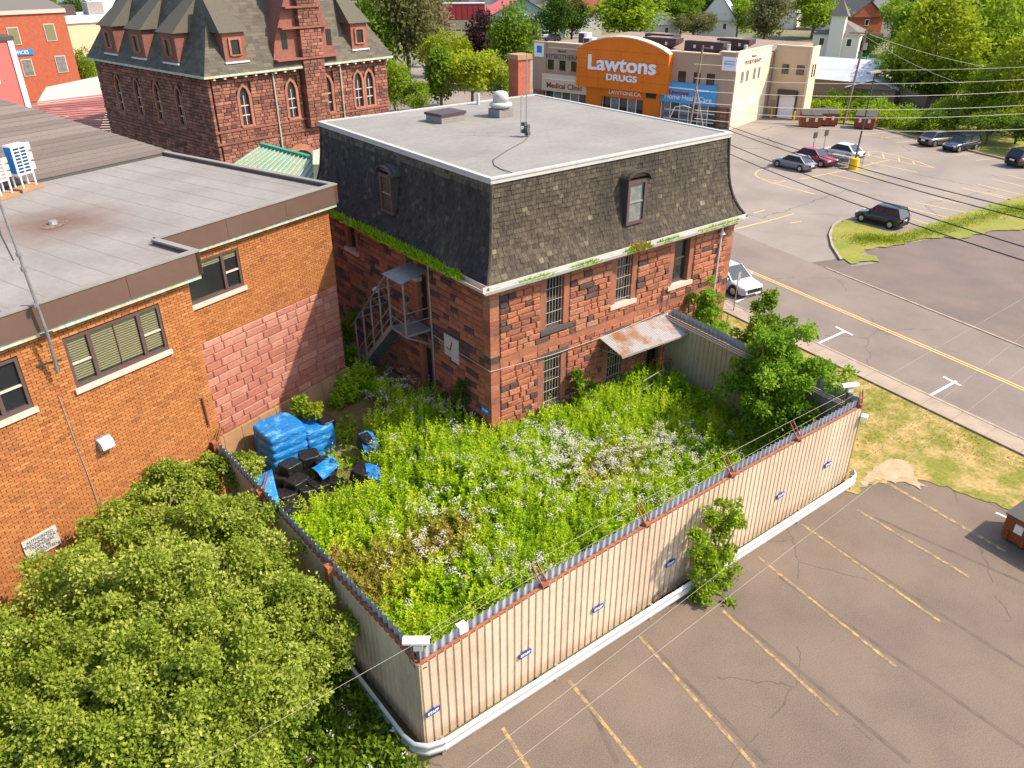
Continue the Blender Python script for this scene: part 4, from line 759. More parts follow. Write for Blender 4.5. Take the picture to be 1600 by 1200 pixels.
def gothic(P, c, z0, z1, zt, w):
    arch = lambda ww, t: [(c-ww/2, z0), (c+ww/2, z0), (c+ww/2, z1), (c+ww*.32, (z1+zt+t)/2+.1), (c, zt+t), (c-ww*.32, (z1+zt+t)/2+.1), (c-ww/2, z1)]
    o = arch(w+.5, .25); i = arch(w, 0)
    b = MB(); n = 7; V = [P(u, z, .03) for u, z in o]+[P(u, z, .03) for u, z in i]+[P(u, z, -.16) for u, z in i]
    b.add(V, [(k, (k+1) % n, n+(k+1) % n, n+k) for k in range(1, n)]+[(n+k, n+(k+1) % n, 2*n+(k+1) % n, 2*n+k) for k in range(n)]); w_ = b.build('window', M['olddress'], ob)
    b = MB(); b.add([P(u, z, -.15) for u, z in i], [tuple(range(n))]); b.build('pane', M['glass'], w_)
    for f in (.33, .66): zz = z0+(z1-z0)*f; b = MB(); b.prism([(c-w/2,zz-.04),(c+w/2,zz-.04),(c+w/2,zz+.04),(c-w/2,zz+.04)], -.148, -.10, P); b.build('glazing_bar', M['sill'], w_)
    b = MB(); b.prism([(c-.03,z0),(c+.03,z0),(c+.03,z1),(c-.03,z1)], -.147, -.105, P); b.build('glazing_bar', M['sill'], w_)
    b = MB(); b.prism([(c-w/2-.2,z0-.2),(c+w/2+.2,z0-.2),(c+w/2+.2,z0),(c-w/2-.2,z0)], -.1, .14, P); b.build('sill', M['olddress'], w_)
for c in rw: gothic(AF, c, 5.5, 7.8, 8.5, .85)
for c in lw: gothic(AL, c, 5.15, 7.6, 8.3, .85)
for z in (5.15, 4.2): MB().box(-.1, OW+.1, -.1, .1, z, z+.16).build('string_course', M['oldstone'], ob); MB().box(-.098, .1, .11, OD, z+.002, z+.158).build('string_course', M['oldstone'], ob)
# eaves, brackets, slate courses
MB().box(-.5, OW+.5, -.5, OD+.5, OE+.08, OE+.26).build('eaves', M['copper'], ob)
for i in range(20): MB().box(.3+i*.94, .5+i*.94, -.42, -.04, OE-.1, OE+.07).build('eaves_bracket', M['sill'], ob)  # sunlit whiteness put into the front brackets' colour; side ones stay dark stone
for i in range(20): MB().box(-.42, -.04, .4+i*.97, .6+i*.97, OE-.1, OE+.07).build('eaves_bracket', M['oldstone'], ob)
k_ = .56; b = MB(); NRW = 38
for r in range(NRW):
    z0 = OE+.26+r*.25; z1 = z0+.27; i0, i1 = -.45+(r*.25)*k_, -.45+((r+1)*.25)*k_
    for f in range(4):
        Lf = OW if f % 2 == 0 else OD; u = i0; 
        while u < Lf-i0:
            w = rs.uniform(.4, .75); a, c = u, min(u+w, Lf-i0); a1, c1 = min(max(a, i1), Lf-i1), min(max(c, i1), Lf-i1)
            pt = [lambda u, i, z, d: (u, i-d, z), lambda u, i, z, d: (OW-i+d, u, z), lambda u, i, z, d: (u, OD-i+d, z), lambda u, i, z, d: (i-d, u, z)][f]
            b.add([pt(a,i0,z0,.03),pt(c,i0,z0,.03),pt(c1,i1,z1,0),pt(a1,i1,z1,0),pt(a,i0,z0,0),pt(c,i0,z0,0)], [(0,1,2,3),(4,5,1,0)], 0, rs.random()); u += w
b.build('slates', M['slate'], ob, stuff=True)
it = -.45+NRW*.25*k_; MB().box(it, OW-it, it, OD-it, OE+.3+NRW*.25-.1, OE+.3+NRW*.25).build('roof_cap', M['slate'], ob)
def inst(z): return -.45+(z-OE-.26)*k_
def odormer(P, c, w, z0, z1):
    dm = MB(); dm.prism([(c-w/2,z0),(c+w/2,z0),(c+w/2,z1),(c-w/2,z1)], -inst(z1)-.4, -inst(z0)+.05, P); d = dm.build('dormer', M['oldstone'], ob)
    f = -inst(z0)+.05
    b = MB(); b.prism([(c-.38,z0+.45),(c+.38,z0+.45),(c+.38,z1-.55),(c-.38,z1-.55)], f, f+.01, P); b.build('pane', M['glass'], d)
    for q in ([(c-.55,z0+.45),(c-.38,z0+.45),(c-.38,z1-.4),(c-.55,z1-.4)],[(c+.38,z0+.45),(c+.55,z0+.45),(c+.55,z1-.4),(c+.38,z1-.4)],[(c-.38,z1-.55),(c+.38,z1-.55),(c+.38,z1-.4),(c-.38,z1-.4)],[(c-.38,z0+.4),(c+.38,z0+.4),(c+.38,z0+.5),(c-.38,z0+.5)]): b = MB(); b.prism(q, f, f+.12, P); b.build('surround', M['olddress'], d)
    b = MB(); b.prism([(c-w/2-.1,z0-.12),(c+w/2+.1,z0-.12),(c+w/2+.1,z0),(c-w/2-.1,z0)], -inst(z0)-.3, f+.15, P); b.build('flashing', M['tinroof'], d)
    zt = z1+2.6; e = w/2+.3; V = [P(c-e, z1, f+.25), P(c+e, z1, f+.25), P(c+e, z1, -inst(z1)-.3), P(c-e, z1, -inst(z1)-.3), P(c-w*.32, zt, -inst(zt)-.05), P(c+w*.32, zt, -inst(zt)-.05)]
    MB().add(V, [(0,1,5,4),(1,2,5),(3,0,4),(0,3,2,1)]).build('dormer_roof', M['slate'], d)
for c, w in ((2.85, 2.0), (15.45, 1.8)): odormer(AF, c, w, 10.45, 12.6)
for c in (4.9, 10.3, 15.6): odormer(AL, c, 2.3, 10.25, 12.5)
MB().prism([(6.2,OE+.9),(12.6,OE+.9),(12.4,11.4),(11.2,14.8),(10.6,18),(9.2,18),(7.9,14.8),(6.5,11.6)], -3.2, .12, AF).build('gable', M['oldstone'], ob)
for c in (7.45, 12.0): MB().prism([(c-.28,11.0),(c+.28,11.0),(c+.28,12.3),(c-.28,12.3)], .1, .14, AF).build('gable_window', M['glass'], ob)
for z in (10.15, 12.55, 14.1): MB().prism([(6.15+.35*(z-10.1),z),(12.6-.35*(z-10.1),z),(12.6-.35*(z-10.1),z+.14),(6.15+.35*(z-10.1),z+.14)], .0, .75, AF).build('string_course', M['oldstone'], ob)
emit(masonry(8.75, 10.95, 4.5, 18, .27, (.35, .75), [], lambda u, z, d: AF(u, z, d+.6), .8, .02, .04, to, rs), 'buttress_stone', M['oldstone'], ob, 300, toO)
for u in (5.9, 12.9): MB().tube([AF(u,9.3,.12),AF(u,4.0,.12),AF(u,.2,.12)], .07, 6).build('downpipe', M['copper'], ob)
arc = [(7.7+1.9*math.cos(t), 1.2+2.0*math.sin(t)) for t in np.linspace(0, math.pi, 9)]
for (u0, z0), (u1, z1) in zip(arc[:-1], arc[1:]): MB().prism([(u0,z0),(u1,z1),(7.7+(u1-7.7)*.74,1.2+(z1-1.2)*.74),(7.7+(u0-7.7)*.74,1.2+(z0-1.2)*.74)], -.1, .14, AF).build('arch_stone', M['olddress'], ob)
MB().prism([(7.7+(u-7.7)*.74,1.2+(z-1.2)*.74) for u, z in arc], -.1, .06, AF).build('arch_recess', M['black'], ob)
# green standing-seam roof between the buildings
gr_ = thing('green_roofed_annex', 'low annex with pale green standing-seam metal roof between the buildings', 'building')
g = [G(355,262,5.2), G(408,226,6.3), G(545,262,6.3), G(520,330,5.2)]
MB().add([g[0],g[3],g[2],g[1]], [(0,1,2,3)]).build('roof', M['greenroof'], gr_)
for i in range(22):
    t = (i+.5)/22; a = g[0]+(g[3]-g[0])*t; c = g[1]+(g[2]-g[1])*t; MB().bar(a+np.array([0,0,.03]), c+np.array([0,0,.03]), .06).build('seam', M['copper'], gr_)
MB().bar(g[1]+np.array([0,0,.06]), g[2]+np.array([0,0,.06]), .3, .14).build('ridge', M['greentrim'], gr_)
MB().slab(ccw([tuple(p[:2]) for p in g]), 0, 5.0).build('wall', M['redbrick'], gr_)
MB().slab(ccw([tuple(G(492,262,5.6)[:2]),tuple(G(503,258,5.6)[:2]),tuple(G(503,285,5.6)[:2]),tuple(G(492,285,5.6)[:2])]), 5.0, 6.7).build('stair_head', M['copper'], gr_)
# ---------------------------------------------------------------- the drug store
DC = (62.27, 37.92, 0); DY = R(14)
ds = thing('drug_store', 'tan two-storey shop with arched orange sign panel and blue sign', 'building', DC, DY)
DF = lambda u, z, d: (-d, u, z); DS = lambda u, z, d: (u, -d, z)
MB().box(.1, 24, .1, 28.4, 0, 7.5).build('wall', M['tan'], ds)
MB().box(.3, 24, .3, 28.2, 7.5, 7.56).build('flat_roof', M['gravel'], ds)
def pan(P, poly, a, c, m, name, parent=None): b = MB(); b.prism(poly, a, c, P); return b.build(name, m, parent or ds)
rc = lambda a, c, z0, z1: [(a,z0),(c,z0),(c,z1),(a,z1)]
pan(DF, rc(1.9,26.4,2.4,7.85), -.3, .1, M['tan'], 'front_wall'); pan(DF, rc(0,1.9,2.4,8.2), -.4, .22, M['tan'], 'corner_pier'); pan(DF, rc(26.4,28.5,2.0,7.95), -.4, .22, M['tan'], 'corner_pier')
pan(DF, rc(1.9,26.4,7.86,8.0), -.3, .2, M['cream2'], 'coping'); pan(DF, rc(-.05,1.95,8.21,8.33), -.45, .3, M['cream2'], 'coping')
pan(DS, rc(-.2,9.3,0,8.25), -.3, .12, M['cream2'], 'side_wall'); pan(DS, rc(-.2,9.35,8.26,8.36), -.3, .18, M['cream2'], 'coping')
for i in range(14):
    for j in range(4): pan(DF, rc(.02+j*.4+(.1 if i % 2 else 0), .38+j*.4+(.1 if i % 2 else 0) if j < 3 else 1.6, .02+i*.17, .17+i*.17), -.1, .26+.01*((i+j) % 3), M['plinth'] if (i*j) % 3 else M['oldstone'], 'veneer_stone')
for i in range(11):
    for j in range(3): pan(DF, rc(26.6+j*.6,27.17+j*.6,.02+i*.18,.18+i*.18), -.1, .25, M['plinth'] if (i+j) % 3 else M['oldstone'], 'veneer_stone')
sp = thing('orange_sign', 'arched orange panel with big white lettering on the shop front', 'sign', DC, DY)
top = [(20.9-12.95*t, 7.6+1.55*math.sin(math.pi*t)**.8) for t in np.linspace(0, 1, 13)]
for i in range(8):                             # orange cladding panels
    for j in range(4):
        u0, u1 = 7.95+i*12.95/8, 7.95+(i+1)*12.95/8; z0, z1 = 3.2+j*1.1, 3.2+(j+1)*1.1
        pan(DF, rc(u0+.01,u1-.01,z0+.01,z1-.01), .1, 1.1, M['orange'], 'panel', sp)
pan(DF, [(7.95,7.61),(20.9,7.61)]+top[1:-1], .1, 1.1, M['orange'], 'arch_panel', sp)
for (u0, z0), (u1, z1) in zip(top[:-1], top[1:]): pan(DF, [(u0,z0),(u1,z1),(u1,z1+.12),(u0,z0+.12)], -.1, 1.16, M['cream2'], 'trim', sp)
TR = (R(90), 0, R(-90))
text('Lawtons', 2.35, M['letter'], sp, (-1.2,14.35,6.05), TR, ext=.1, off=.055, xs=1.22); text('DRUGS', 1.0, M['letter'], sp, (-1.2,14.2,4.55), TR, ext=.08, off=.03, xs=1.35)
for a, c in ((17.4,19.7),(9.05,11.3)): pan(DF, rc(a,c,0,3.19), -.2, .5, M['orange'], 'column', sp)
pan(DF, rc(11.3,17.4,2.2,3.19), -.2, .5, M['orange'], 'lintel', sp); text('LAWTONS.CA', .62, M['letter'], sp, (-.53,14.0,2.75), TR, ext=.02, off=.01, xs=1.15)
pan(DF, rc(9.6,10.95,2.55,3.15), .5, .6, M['black'], 'display', sp)
def glaze(a, c, z1, n, d=.02):
    for i in range(n):
        u0, u1 = a+(c-a)*i/n, a+(c-a)*(i+1)/n; w = pan(DF, rc(u0+.05,u1-.05,.1,z1), -.05, d, M['glass2'] if i % 2 else M['glass'], 'shop_window'); pan(DF, rc(u1-.05,u1+.05,.0,z1), -.05, d+.06, M['letter'], 'mullion', w)
glaze(1.65, 9.0, 2.3, 6); glaze(11.3, 17.4, 2.2, 5); glaze(19.75, 26.4, 2.0, 5)
for k in range(3): pan(DF, rc(2.0,8.6,.35+.5*k,.5+.5*k), .03, .05, M['purpleletter'] if k % 2 else M['offwhite'], 'shelf_display')
bs2 = thing('home_healthcare_sign', 'sky blue sign board with white lettering on the shop front', 'sign', DC, DY)
pan(DF, rc(1.9,9.0,2.35,4.6), .11, .5, M['skyblue'], 'board', bs2); pan(DF, rc(2.8,8.0,3.95,4.08), .5, .58, M['letter'], 'stripe', bs2)
text('Lawtons', .62, M['redletter'], bs2, (-.52,6.6,3.5), TR, ext=.02, off=.02, xs=1.25); text('Home HealthCare', .78, M['letter'], bs2, (-.52,5.4,2.98), TR, ext=.02, off=.006, xs=1.05)
mc = thing('medical_clinic_sign', 'pale tan sign band with dark red lettering on the shop front', 'sign', DC, DY)
pan(DF, rc(19.3,26.8,2.05,4.15), .11, .45, M['cream2'], 'board', mc); pan(DF, rc(20.2,26.2,3.5,3.62), .45, .52, M['letter'], 'stripe', mc); text('Medical Clinic', .95, M['redletter'], mc, (-.47,23.2,2.75), TR, ext=.02, off=.015, xs=1.05)
text('PHYSIOTHERAPY', .85, M['purpleletter'], ds, (-.13,23.6,6.25), TR, ext=.02); text('lifemark', .4, M['purpleletter'], ds, (-.13,23.9,6.95), TR, ext=.02); pan(DF, rc(20.95,26.0,7.25,7.38), .1, .2, M['cream2'], 'light_strip')
text('PHYSIOTHERAPY', .62, M['purpleletter'], ds, (4.2,-.14,7.0), (R(90),0,0), ext=.01); text('lifemark', .4, M['purpleletter'], ds, (4.2,-.14,7.6), (R(90),0,0), ext=.01)
for a, c in ((25.15,26.1),(23.3,24.25),(21.5,22.4),(6.1,7.1),(4.25,5.1),(2.45,3.45)): w = pan(DF, rc(a,c,4.65,5.85), .02, .12, M['glass'], 'window'); pan(DF, rc(a-.06,c+.06,4.55,4.64), .02, .2, M['tan'], 'sill', w)
for a, c, z0, z1 in ((1.2,1.95,4.95,6.15),(2.6,3.3,4.95,6.15),(4.6,5.3,5.0,6.2),(6.0,6.6,5.0,6.2)): pan(DS, rc(a,c,z0,z1), .05, .14, M['glass2'], 'window')
for a, c, z0, z1 in ((1.0,2.8,1.95,2.9),(4.6,6.3,2.2,3.2)): pan(DS, rc(a,c,z0,z1), .05, .14, M['tinroof'], 'boarded_window')
for nm, u0, u1, z0, z1, m in (('logo_sign',-.1,1.65,6.35,7.8,'letter'),('logo_sign',26.7,28.2,6.1,7.75,'letter')):
    s = thing(nm, 'white square logo sign at the '+('corner of the shop near the car park' if u0 < 5 else 'far end of the shop front'), 'sign', DC, DY); pan(DF, rc(u0,u1,z0,z1), .225, .34, M[m], 'board', s)
    pan(DF, rc(u0+.25,u1-.45,z0+.5,z1-.3) if u0 > 5 else rc(u0+.25,u1-.25,z0+.45,z0+.52), .34, .36, M['signblue2'], 'emblem', s)
    if u0 < 5: pan(DF, rc(u0+.25,u1-.25,z1-.5,z1-.43), .34, .36, M['signblue2'], 'emblem', s); text('lifemark', .4, M['signblue2'], s, (-.36,(u0+u1)/2,(z0+z1)/2), TR, ext=.005)
# rear block with the loading door
DB = lambda u, z, d: (10.8-d, -u, z); DE = lambda u, z, d: (u, -4.6-d, z)
MB().box(10.9, 12.8, -4.5, .05, 0, 7.9).build('rear_block', M['tan2'], ds); pan(DB, rc(.13,4.6,0,8.2), -.3, .0, M['tan2'], 'rear_wall'); pan(DE, rc(10.5,12.9,0,8.3), -.2, .05, M['cream2'], 'rear_wall'); pan(DB, rc(.1,4.7,8.21,8.32), -.35, .1, M['cream2'], 'coping')
ld = pan(DB, rc(1.4,3.4,0,2.75), -.02, .04, M['letter'], 'loading_door'); pan(DB, rc(1.2,3.6,2.76,3.35), -.02, .5, M['plum'], 'canopy', ld)
for u in (1.22, 3.42): pan(DB, rc(u,u+.16,0,2.75), -.02, .2, M['plum'], 'door_seal', ld)
pan(DB, rc(.35,1.0,0,2.0), -.02, .03, M['tan'], 'side_door')
for a, c in ((1.15,2.0),(2.95,3.9)): pan(DB, rc(a,c,5.1,6.2), -.02, .04, M['glass'], 'window')
for u in (11.2, 12.0): pan(DE, rc(u,u+.4,4.9,6.3), .0, .08, M['glass'], 'window')
for u, nm in ((.95,'yellow steel bollard beside the side door of the shop'),(3.85,'yellow steel bollard beside the loading door of the shop')):
    p = Matrix.Translation(DC) @ Matrix.Rotation(DY, 4, 'Z') @ Vector((10.0,-u,0)); tag(MB().tube([(p[0],p[1],0),(p[0],p[1],1.0),(p[0],p[1],1.1)], [.11,.11,.03], 10).build('bollard', M['yellowpaint']), nm, 'bollard')
def rtu(x, y, L, lb):
    p = Matrix.Translation(DC) @ Matrix.Rotation(DY, 4, 'Z') @ Vector((x,y,7.57)); t = thing('rooftop_unit', lb, 'rooftop unit', p, DY, 'dark hooded units on the gravel roof')
    MB().prism([(-L/2,.75),(-L/2+1.4,.0),(L/2,.0),(L/2,1.25),(-L/2,1.25)], -1.0, 1.0, lambda u, z, d: (d, u, z)).build('hood', M['plum'], t); MB().box(-.85,.85,-L/2+1.3,L/2-.3,1.252,1.3).build('top_panel', M['gravel'], t)
    for i in (-.25, .2): MB().box(-1.03,-1.0,i*L,i*L+.3,.5,.85).build('label_plate', M['offwhite'], t)
rtu(4.5, 6.0, 5.0, 'dark plum rooftop unit in front, nearest the corner of the shop roof'); rtu(5.5, 12.5, 4.6, 'dark plum rooftop unit just behind the orange arch'); rtu(9.5, 4.6, 4.2, 'dark plum rooftop unit behind the nearest one'); rtu(10, 15, 4.2, 'dark plum rooftop unit farthest back on the shop roof')
for x, y, lb in ((3.0,2.6,'white pipe vent on the shop roof beside the rooftop units'),(3.4,-.1+.8,'white pipe vent near the shop roof corner')):
    p = Matrix.Translation(DC) @ Matrix.Rotation(DY, 4, 'Z') @ Vector((x,y,7.56)); tag(MB().tube([(p[0],p[1],p[2]),(p[0],p[1],p[2]+.9),(p[0],p[1],p[2]+1.2)], [.3,.2,.24], 8).build('roof_flue', M['white']), lb, 'vent')
for x, y, lb in ((3.,22.5,'white and dark condenser on the shop roof beside the orange arch'),(2.4,21.3,'small dark condenser on the shop roof beside the orange arch')):
    p = Matrix.Translation(DC) @ Matrix.Rotation(DY, 4, 'Z') @ Vector((x,y,7.56)); t = thing('roof_condenser', lb, 'air conditioner', p, DY); MB().box(-.5,.5,-.7,.7,.2,1.5 if y > 22 else 1.0).build('casing', M['letter'], t); MB().box(-.52,-.5,-.2,.65,.3,1.4 if y > 22 else .9).build('grille', M['plum'], t); [MB().box(-.45,.45,q-.05,q+.05,0,.2).build('foot', M['darkgrey'], t) for q in (-.5, .5)]
# ---------------------------------------------------------------- cars
def paint(name, c): return mat(name, c, .25, var=0, spec=.6, coat=.6)
CP = {'grey': paint('grey_paint', (.20,.20,.215)), 'red': paint('red_paint', (.28,.012,.02)), 'white': paint('white_paint', (.62,.60,.57)), 'brown': paint('brown_grey_paint', (.115,.095,.09)), 'navy': paint('navy_paint', (.012,.016,.035)), 'black': paint('black_paint', (.010,.010,.011)), 'silver': paint('silver_paint', (.48,.48,.50)), 'char': paint('charcoal_paint', (.03,.03,.032))}
def car(label, pos, head, col, suv=False, L=4.7, Wd=1.82):
    t = thing('parked_car', label, 'car', (pos[0], pos[1], .012), head, 'parked cars'); H = 1.68 if suv else 1.45; zb = .98 if suv else .88; g = .24 if suv else .18; hw = Wd/2
    st_ = [(-.5,.55,.72*zb+.12,.80),(-.485,.30,.97*zb,.90),(-.40,g,zb*1.0,.985),(-.2,g,zb*1.02,1),(.1,g,zb*1.0,1),(.26,g,zb*.95,1),(.38,g,zb*.86,.98),(.46,g+.03,zb*.76,.90),(.495,g+.1,zb*.64,.76)]
    b = MB(); V = []; n = 10
    for x, z0, z1, w in st_:
        q = hw*w; V += [(x*L, y, z) for y, z in ((-q*.9,z0),(-q,z0+.14),(-q,z0+(z1-z0)*.6),(-q*.95,z1-.05),(-q*.78,z1),(q*.78,z1),(q*.95,z1-.05),(q,z0+(z1-z0)*.6),(q,z0+.14),(q*.9,z0))]
    b.add(V, [(i*n+j, i*n+(j+1) % n, (i+1)*n+(j+1) % n, (i+1)*n+j) for i in range(len(st_)-1) for j in range(n)]+[tuple(range(n)), tuple(range(len(V)-1, len(V)-n-1, -1))]); b.build('body', CP[col], t, True)
    xa, xb, xc, xd = (-.49, -.40, .06, .24) if suv else (-.40, -.24, .07, .25)      # rear base, roof rear, roof front, screen base
    bw, tw = hw*.90, hw*.70; zr = H-.03
    A = [(xa*L,-bw*.92,zb-.02),(xd*L,-bw*.95,zb*.95-.02),(xc*L,-tw,zr),(xb*L,-tw,zr)]; Bm = [(x,-y,z) for x, y, z in A]
    MB().add(A+Bm, [(0,1,2,3),(7,6,5,4),(1,5,6,2),(0,3,7,4)]).build('cabin_glass', M['carglass'], t)
    b = MB(); V = []
    for x in (xb*L-.04, (xb+xc)/2*L, xc*L+.03): z = zr+(.035 if x == (xb+xc)/2*L else 0); V += [(x,-tw-.03,zr-.02),(x,-tw*.75,z+.02),(x,tw*.75,z+.02),(x,tw+.03,zr-.02)]
    b.add(V, [(i*4+j, i*4+j+1, i*4+5+j, i*4+4+j) for i in range(2) for j in range(3)]); b.build('roof', CP[col], t, True)
    for s in (-1, 1):
        f = lambda p: (p[0], s*abs(p[1])+s*.012, p[2])
        MB().bar(f(A[1]), f(A[2]), .07, .05).build('pillar', CP[col], t); MB().bar(f(A[0]), f(A[3]), .13, .05).build('pillar', CP[col], t)
        m0 = [(A[0][i]*.45+A[1][i]*.55) for i in range(3)]; m1 = [(A[3][i]*.42+A[2][i]*.58) for i in range(3)]; MB().bar(f(m0), f(m1), .07, .03).build('pillar', M['black'], t)
        MB().obox((xd*L-.25, s*(hw+.08), zb+.06), (.05,.02,0), (0,.09,0), (0,0,.06)).build('mirror', CP[col], t)
        for x in (-.305, .31):
            r = .34 if suv else .32; w = MB().tube([(x*L,s*(hw-.19),r),(x*L,s*(hw-.17),r),(x*L,s*(hw+.005),r),(x*L,s*(hw+.02),r)], [r-.05,r,r,r-.05], 18).build('wheel', M['rubber'], t)
            b = MB(); b.tube([(x*L,s*(hw+.012),r),(x*L,s*(hw+.028),r)], [r*.66,r*.62], 14); b.build('rim', M['rim'], w)
            MB().tube([(x*L,s*(hw-.08),r+.02),(x*L,s*(hw+.004),r+.02)], [r+.07,r+.07], 18).build('wheel_arch', M['black'], t)
        MB().obox((.463*L, s*hw*.66, zb*.70), (.07,s*-.05,0), (.03,s*.16,0), (-.02,0,.06)).build('headlight', M['lens'], t)
        MB().obox((-.487*L, s*hw*.70, zb*.84), (.05,0,0), (0,.17,0), (0,0,.075)).build('taillight', M['redlight'], t)
        MB().obox((.0, s*(hw+.004), zb*.62), (L*.2,0,0), (0,.008,0), (0,0,.012)).build('side_trim', M['black'], t)
    MB().obox((.492*L,0,zb*.52), (.03,0,0), (0,hw*.55,0), (0,0,.10)).build('grille', M['black'], t); MB().obox((-.498*L,0,zb*.72), (.02,0,0), (0,.26,0), (0,0,.07)).build('number_plate', M['letter'], t)
    MB().obox((-.485*L,0,.36), (.05,0,0), (0,hw*.75,0), (0,0,.09)).build('rear_bumper', M['black'], t)
    return t
def park(label, f_px, r_px, col, suv=False, L=4.7):
    f, r_ = G(*f_px, .1), G(*r_px, .1); d = f-r_; h = math.atan2(d[1], d[0]); c = (f+r_)/2; side = np.array([-d[1], d[0], 0])/np.linalg.norm(d)
    if (CAM-c)@side > 0: side = -side
    t = car(label, c+side*.8, h, col, suv, L); k = min(1., max(.8, np.linalg.norm(d)/(L*.615))); t.scale = (k, max(k, .9), max(k, .9)); return t
park('grey sedan parked beside the red car in the shop car park', (1214,259), (1249,267), 'grey')
hh = math.atan2(*(G(1214,259)-G(1249,267))[[1,0]])
car('red sedan parked between the grey and white sedans', G(1272,255.5), hh+math.pi, 'red', False, 4.2); car('white sedan parked beside the yellow lamp base', G(1314,246.5), hh, 'white', False, 4.2)
h2 = math.atan2(*(G(1498,236)-G(1524,233))[[1,0]])
park('navy suv parked nose out along the green bank', (1498,237), (1524,233), 'navy', True, 4.6); car('brown-grey sedan parked beside the navy suv along the bank', G(1463,226), h2+math.pi, 'brown', False, 4.2); car('charcoal suv parked along the bank, cut by the frame', G(1605,258), h2+math.pi, 'char', True)
park('black suv parked beside the grass island', (1345,345), (1389,356), 'black', True, 4.5)
car('silver hatchback parked on the street beside the stone building', (22.6,6.3), R(-97), 'silver', False, 4.4)
car('white suv parked in front of the far red-roofed diner', G(848,60), R(150), 'white', True); car('dark grey car parked beside the far white suv', G(863,63), R(150), 'grey')
# ---------------------------------------------------------------- dumpsters, poles, street things
def dumpster(label, pos, rz, sx=2.2, sy=1.7, h=1.75):
    t = thing('dumpster', label, 'dumpster', (pos[0],pos[1],.01), rz, 'brown dumpsters')
    b = MB(); b.add([(-sx/2,-sy/2,.12),(sx/2,-sy/2,.12),(sx/2,sy/2,.12),(-sx/2,sy/2,.12),(-sx/2,-sy/2-.08,h*.8),(sx/2,-sy/2-.08,h*.8),(sx/2,sy/2,h),(-sx/2,sy/2,h)], [(0,3,2,1),(0,1,5,4),(1,2,6,5),(2,3,7,6),(3,0,4,7)]); b.build('bin', M['dumpster'], t)
    for i in (-1, 1):
        x0, x1 = sorted((i*.02, i*(sx/2+.03))); MB().add([(x0,-sy/2-.14,h*.8+.02),(x1,-sy/2-.14,h*.8+.02),(x1,sy/2+.02,h+.03),(x0,sy/2+.02,h+.03),(x0,-sy/2-.14,h*.8+.07),(x1,-sy/2-.14,h*.8+.07),(x1,sy/2+.02,h+.09),(x0,sy/2+.02,h+.09)], [(0,3,2,1),(4,5,6,7),(0,1,5,4),(1,2,6,5),(2,3,7,6),(3,0,4,7)]).build('lid', M['darkgrey'], t)
        MB().box(i*sx/2-.06,i*sx/2+.06,-sy*.35,sy*.35,h*.45,h*.6).build('fork_pocket', M['dumpster'], t)
        for j in (-1, 1): MB().cyl((i*sx*.4-.03,j*sy*.4,.07),(i*sx*.4+.03,j*sy*.4,.07),.09,n=10).build('caster', M['black'], t)
        MB().box(i*.5-.14,i*.5+.14,-sy/2-.1,-sy/2-.06,h*.42,h*.66).build('label_plate', M['offwhite'], t)
    for i in (-.62,-.2,.2,.62): MB().box(i*sx/2*1.3-.03,i*sx/2*1.3+.03,-sy/2-.09,-sy/2-.0,.15,h*.35).build('rib', M['dumpster'], t)
dumpster('brown dumpster at the cream shop wall, nearest of the pair', G(1264,198), DY+R(-60)); dumpster('brown dumpster behind the nearest one at the shop wall', G(1290,195.5), DY+R(-60)); dumpster('brown dumpster alone at the kerb by the lamp post', G(1350,200), DY+R(-80)); dumpster('brown dumpster in the rear car park, cut by the frame', (11.75,-16.0), R(-97), 2.0, 1.6, 1.35)
def pole(name, label, base, h, r, m, cat, lean=(0,0)): t = thing(name, label, cat, base); MB().tube([(0,0,0),(lean[0]*.5,lean[1]*.5,h*.5),(lean[0],lean[1],h)], [r,r*.85,r*.7], 8).build('pole', m, t); return t
lp = pole('lamp_post', 'dark lamp post on a yellow concrete base among the parked cars', G(1333,264), 8.6, .09, M['darkgrey'], 'lamp post', (0.1,-.2)); MB().tube([(0,0,0),(0,0,1.0),(0,0,1.05)], [.45,.42,.3], 14).build('base', M['yellowpaint'], lp); MB().box(-.9,.9,-.3,.1,8.55,8.7).build('lamp_head', M['greypaint'], lp)
u1 = pole('utility_pole', 'tall wooden utility pole with crossarm beside the dumpsters', G(1318,194), 10.2, .16, M['wood'], 'utility pole', (.2,-.5)); MB().bar((-.8,1.0,10.0),(1.2,-2.0,10.0),.14).build('crossarm', M['wood'], u1); MB().cyl((.1,-.75,8.3),(.1,-.75,9.0),.22,n=10).build('transformer', M['grey'], u1)
u2 = pole('utility_pole', 'wooden utility pole standing in front of the sky blue shop sign', G(1076,206), 9.2, .15, M['wood'], 'utility pole', (.1,-.7)); MB().bar((0,-.4,5),(.3,-2.0,0),.12).build('guy_strut', M['wood'], u2); MB().bar((0,-.7,9.0),(.6,-1.6,8.9),.1).build('arm', M['wood'], u2); MB().tube([(0,-.2,2.6),(0,1.2,2.75),(0,2.4,2.4),(0,3.0,1.2)], .05, 6).build('lamp_arm', M['letter'], u2)
pole('utility_pole', 'pale leaning pole in front of the trees on the bank', G(1486,168), 4.2, .12, M['greypaint'], 'utility pole', (.3,-.9))
sg = pole('street_sign', 'small rectangular parking sign on a post by the silver hatchback', G(1146,487), 2.3, .035, M['greypaint'], 'sign'); MB().obox((0,-.05,2.15),(.15,.03,0),(0,.012,0),(0,0,.25)).build('plate', M['greypaint'], sg)
tag(MB().cyl(G(1131,532,.1), G(1131,532,.1)+np.array([.05,0,1.6]), .03, n=6).build('steel_post', M['grey']), 'bare steel post in the grass outside the fence by the stone wall', 'post')
cc = thing('cart_corral', 'metal shopping cart corral with two signs between the parked cars', 'cart corral', G(1306,256), hh)
